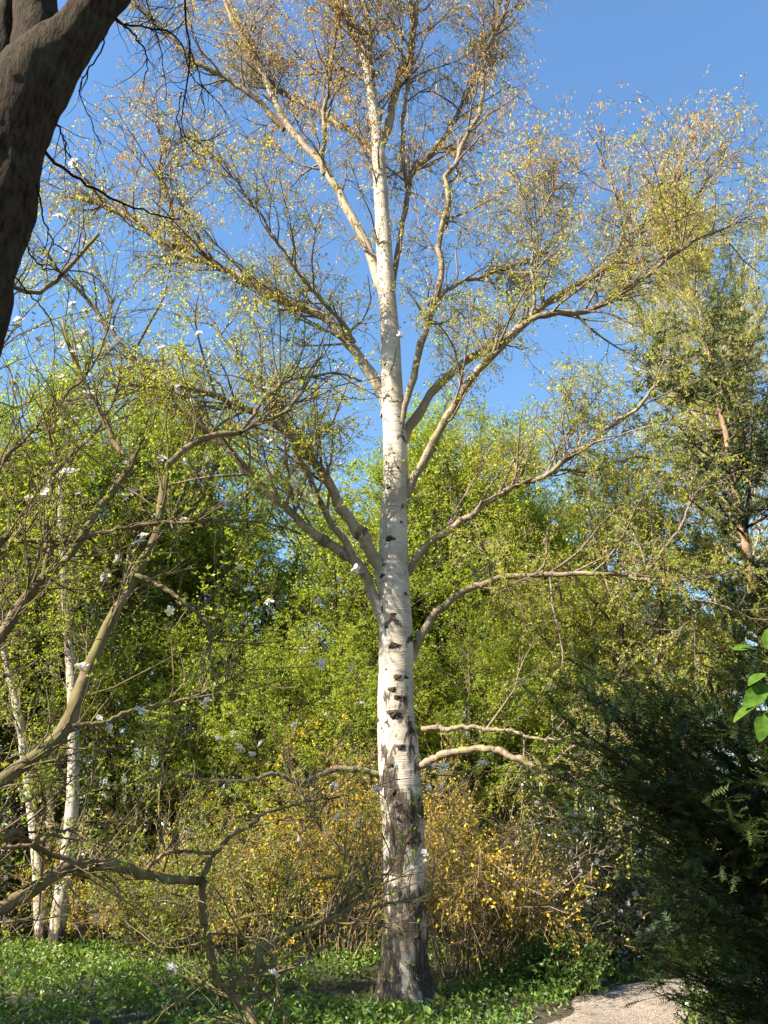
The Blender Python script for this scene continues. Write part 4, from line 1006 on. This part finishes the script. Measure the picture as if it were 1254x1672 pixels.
# ------------------------------------------------------------------ dark bare tree close by on the left
def build_near_tree():
    rng = np.random.default_rng(140)
    Y = 3.7
    b3 = W(-95, 620, Y); base = np.array([b3[0] - .25, Y, 0.])
    root = thing('forked_tree', 'dark-barked forked tree with bare hanging twigs standing close by the magnolia', 'tree', base)
    def stem(pre, pts, ws, y0, y1, n=60, sides=32, lump=.03):
        P = px_path(pts, y0, y1); P = np.vstack([np.array(pre).reshape(-1, 3), P]) if len(pre) else P
        ws = np.array(list(ws)); d = np.maximum(np.array([depth_of(p) for p in P]), 3.6)
        S = smooth_path(np.column_stack([P, ws / 2 * d / F]), n)
        C, R = S[:, :3], S[:, 3]
        T = nrm(np.gradient(C, axis=0)); U = nrm(np.cross(T, np.array([0, 1., 0]))); V = np.cross(T, U)
        a = np.arange(sides) * 2 * math.pi / sides
        ring = U[:, None] * np.cos(a)[None, :, None] + V[:, None] * np.sin(a)[None, :, None]
        vv = C[:, None] + ring * R[:, None, None]
        nz = np.array([mnoise.fractal(Vector((p[0] * 16, p[1] * 16, p[2] * 5.)), 1., 2., 4) for p in vv.reshape(-1, 3)]).reshape(n, sides)
        n5 = np.array([mnoise.noise(Vector(p * 2.2)) for p in vv.reshape(-1, 3)]).reshape(n, sides)
        vv = C[:, None] + ring * (R[:, None] * (1 + .06 * n5) + lump * .42 * nz)[..., None]
        idx = np.arange(n * sides).reshape(n, sides); p_, q_ = idx[:-1], idx[1:]
        g = Geo(); g.add(vv, np.stack([p_, np.roll(p_, -1, 1), np.roll(q_, -1, 1), q_], -1).reshape(-1, 4))
        return g, C, R
    g, C, R = stem([tuple(base + [0, 0, -.1]), tuple(base + [.02, 0, .5]), tuple(base + [.08, 0, 1.8])], [(-78, 560), (-52, 450), (-17, 340), (-2, 270), (20, 200), (48, 140), (76, 105), (127, 50), (162, 0), (215, -70), (260, -150), (285, -240), (300, -330)],
                   [225, 185, 165, 146, 138, 134, 126, 120, 116, 100, 74, 72, 72, 74, 64, 52], Y, 3.95, n=190, sides=56)
    g.build('trunk', M['grey_bark'], root, base)
    stems = [(C, R)]
    for pts, ws, y0, y1 in [([(34, 215), (50, 130), (57, 60), (58, 0), (62, -90), (80, -190), (95, -300)], [40, 70, 70, 66, 60, 48, 36], 3.86, 4.2),
                            ([(-40, 330), (-22, 230), (-5, 120), (4, 40), (8, -40), (5, -150), (-5, -280)], [40, 46, 44, 40, 38, 32, 26], 3.8, 4.1)]:
        g, c, r = stem([], pts, ws, y0, y1); g.build('limb', M['grey_bark'], root, base); stems.append((c, r))
    twigs = [
        ([(88, 170), (92, 195), (104, 225), (110, 280)], 3.8, 3.9, 6, 2), ([(60, 225), (75, 250), (110, 282), (150, 305), (190, 328), (235, 345), (295, 360)], 3.8, 4.6, 8, 3),
        ([(200, -40), (185, 30), (245, 45), (290, 60), (310, 120), (340, 150), (370, 182)], 3.95, 4.4, 6, 2), ([(290, -180), (245, -40), (240, 10), (258, 60), (270, 120), (272, 165)], 3.95, 4.3, 7, 2),
        ([(290, -170), (300, -60), (300, 10), (310, 70), (308, 130), (298, 190), (300, 225), (330, 232), (370, 215)], 3.95, 4.5, 7, 2), ([(310, 80), (325, 120), (330, 160), (335, 190)], 4.2, 4.5, 4, 2),
        ([(0, 330), (20, 325), (45, 305), (60, 285)], 3.7, 3.7, 4, 2), ([(175, 40), (160, 90), (130, 140), (150, 200), (165, 235)], 3.9, 4.3, 4, 2), ([(190, 30), (215, 55), (240, 90), (235, 140)], 3.9, 4.4, 5, 2),
        ([(296, 150), (290, 200), (310, 240), (338, 260)], 4.3, 4.6, 3, 2), ([(60, 300), (70, 350), (90, 400), (130, 420)], 3.75, 4.2, 5, 2), ([(40, 390), (60, 430), (100, 445), (140, 470)], 3.72, 4.2, 4, 2), ([(12, 440), (40, 470), (80, 520), (90, 560)], 3.72, 4.1, 4, 2)]
    LP, LR = [], []
    for pts, y0, y1, w0, w1 in twigs:
        P = smooth_path(px_path(pts, y0, y1), 20); d = np.array([depth_of(p) for p in P])
        P[3:] += rng.normal(0, .006, P[3:].shape)
        LP.append(P); LR.append(np.linspace(w0 * .75, w1 * .7, 20) / 2 * d / F)
        g = Geo(); tubes(g, P[None], LR[-1][None], 6, cap=True); g.build('branch', M['grey_bark'], root, base)
    LP, LR = np.array(LP), np.array(LR)
    s, d, rr, _, _ = spawn(LP, LR, 170, rng, .2, 1., .4, 1.1, up=-.1)
    P1 = grow(s, d, rng.uniform(.12, .5, 170), 8, .2, .0, rng); R1 = np.minimum(rr * .6, .003)[:, None] * np.linspace(1, .4, 8)
    # upper crown outside the picture, bare
    up = [smooth_path(c[len(c) // 2:], 20) for c, r in stems]; upr = [np.linspace(.12, .05, 20)] * 3
    s, d, rr, _, _ = spawn(np.array(up), np.array(upr), 26, rng, .72, 1., .4, .9, up=.7)
    PA = grow(s, d, rng.uniform(1.0, 2.4, 26), 10, .12, .03, rng); RA = rng.uniform(.015, .03, 26)[:, None] * np.linspace(1, .25, 10)
    s, d, rr, _, _ = spawn(PA, RA, 160, rng, .2, 1., .4, 1., up=.1)
    PB = grow(s, d, rng.uniform(.4, 1.1, 160), 8, .15, .0, rng); RB = np.minimum(rr * .6, .008)[:, None] * np.linspace(1, .3, 8)
    g = Geo(); tubes(g, P1, R1, 4); tubes(g, PA, RA, 6); tubes(g, PB, RB, 4)
    g.build('twigs', M['grey_bark'], root, base, kind='stuff')
build_near_tree()

# ------------------------------------------------------------------ leafy sapling reaching in on the right
def build_sapling():
    rng = np.random.default_rng(150)
    base = np.array([2.85, 4.3, 0.])
    root = thing('large_leafed_sapling', 'sapling branch with a few big fresh green leaves against the dark yew', 'plant', base)
    P = smooth_path([(2.85, 4.3, -.05), (2.8, 4.3, 1.0), (2.65, 4.3, 1.9), tuple(W(1275, 1090, 4.3)), tuple(W(1245, 1080, 4.3))], 30)
    g = Geo(); tubes(g, P[None], np.linspace(.016, .005, 30)[None], 8); g.build('stem', M['magnolia_bark'], root, base)
    tipP = P[-1]
    spec = [((1240, 1062), (-.9, .1, .25), .11), ((1225, 1058), (-1, 0, .05), .09), ((1250, 1100), (-.6, -.2, -.25), .13), ((1252, 1120), (-.75, -.1, -.55), .17), ((1240, 1150), (-.8, .1, -.35), .16), ((1245, 1165), (-.3, -.3, -.8), .15), ((1252, 1060), (.2, -.2, .9), .12)]
    for (lx, ly), dr, L in spec:
        o0 = W(lx, ly, 4.3); a = nrm(np.array(dr, float)); n_ = nrm(np.array([.1, -.5, .85]) + rng.normal(0, .2, 3)); n_ = nrm(n_ - a * (a @ n_)); b = np.cross(n_, a)
        vv = []; m = 9
        for i in range(m):
            f = i / (m - 1); w = L * .27 * math.sin(math.pi * min(1, f * .93 + .04)) ** .8
            c = o0 + a * L * f - n_ * L * .18 * f * f
            vv += [c - b * w + n_ * w * .3, c, c + b * w + n_ * w * .3]
        idx = np.arange(m * 3).reshape(m, 3); q = np.stack([idx[:-1, :-1], idx[:-1, 1:], idx[1:, 1:], idx[1:, :-1]], -1).reshape(-1, 4)
        g = Geo(); g.add(np.array(vv), q)
        pet = smooth_path([P[-4], (P[-4] + o0) / 2 - [0, 0, .01], o0 + a * .004], 6)
        tubes(g, pet[None], np.full((1, 6), .0022), 5)
        g.build('leaf', M['big_leaf'], root, base)
build_sapling()

# ------------------------------------------------------------------ ground cover
def ground_cover():
    rng = np.random.default_rng(160)
    def pts(n, x0, x1, y0, y1, gap=.12):
        x = rng.uniform(x0, x1, n); y = rng.uniform(y0, y1, n)
        d = path_dist(x, y)
        k = d > PATH_W + gap * rng.random(n)
        k &= np.hypot(x - X(661, BY), y - BY) > .36
        return x[k], y[k]
    # clumps of leafy plants
    cx, cy = pts(5200, -9, 7, 8.2, 15.5)
    cx2, cy2 = pts(900, -7, 6, 3, 8.2)
    cx, cy = np.concatenate([cx, cx2]), np.concatenate([cy, cy2])
    dens = fbm(cx * .9, cy * .9, 1.7)
    keep = rng.random(len(cx)) < np.clip(.62 + .5 * dens, .06, 1)
    cx, cy, dens = cx[keep], cy[keep], dens[keep]
    h = np.clip(.15 + .10 * dens + rng.normal(0, .04, len(cx)), .04, .34) * np.clip((np.hypot(cx - X(661, BY), cy - BY) + .1) / 1.6, .3, 1)
    m = 17
    px = np.repeat(cx, m) + rng.normal(0, .085, len(cx) * m); py = np.repeat(cy, m) + rng.normal(0, .085, len(cx) * m)
    ok = path_dist(px, py) > PATH_W - .08
    pz = ground_z(px, py) + np.repeat(h, m) * rng.uniform(.25, 1.1, len(px))
    pos = np.column_stack([px, py, pz])[ok]
    g = Geo(); tt = np.repeat(np.clip(.5 + .25 * dens + rng.normal(0, .15, len(cx)), 0, 1), m)[ok]
    leaves(g, pos, .046, rng, up=1.0, aspect=.65, jitter=.6, tint=np.clip(tt + rng.normal(0, .15, len(pos)), 0, 1), fold=.15)
    st = np.stack([np.column_stack([pos[:, 0] + rng.normal(0, .02, len(pos)), pos[:, 1] + rng.normal(0, .02, len(pos)), ground_z(pos[:, 0], pos[:, 1]) - .01]), pos], 1)
    sel = rng.random(len(st)) < .35
    o = g.build('ground_cover', M['ground_leaf'], smooth=False, kind='stuff'); tag(o, 'low leafy green ground cover under the trees', 'ground cover')
    # grass
    x, y = pts(26000, -10, 7, 8.5, 19, .02)
    d = fbm(x * .7, y * .7, 5.1)
    k = rng.random(len(x)) < np.clip(.35 + .4 * d + (y > 13.5) * .35, .05, 1); x, y = x[k], y[k]
    pos = np.column_stack([x, y, ground_z(x, y) - .01])
    dr = np.column_stack([rng.normal(0, .4, (len(x), 2)), np.ones(len(x))])
    n = len(x); L = rng.uniform(.08, .2, n)[:, None]; dr = nrm(dr); b = nrm(np.cross(dr, rng.normal(0, 1, (n, 3)))) * .005
    bend = np.column_stack([rng.normal(0, .3, (n, 2)), np.full(n, -.15)]) * L
    v = np.stack([pos - b, pos + b, pos + dr * L * .6 + b * .7, pos + dr * L + bend], 1)
    g = Geo(); g.add(v, np.arange(n * 4).reshape(n, 4), tint=np.repeat(rng.random(n), 4))
    o = g.build('grass', M['grass'], smooth=False, kind='stuff'); tag(o, 'grass blades growing among the ground cover', 'grass')
    # dry leaves on soil and along the path
    n = 5000; x = rng.uniform(-8, 7, n); y = rng.uniform(7, 16, n)
    k = (path_dist(x, y) > PATH_W - .1) | (rng.random(n) < .12); x, y = x[k], y[k]
    dd = path_dist(x, y)
    pos = np.column_stack([x, y, ground_z(x, y) + np.where(dd < PATH_W, .042, .012)])
    g = Geo(); leaves(g, pos, .045, rng, up=4, aspect=.6)
    o = g.build('leaf_litter', M['litter'], smooth=False, kind='stuff'); tag(o, 'dry brown leaves lying on the soil and path edge', 'leaf litter')
ground_cover()
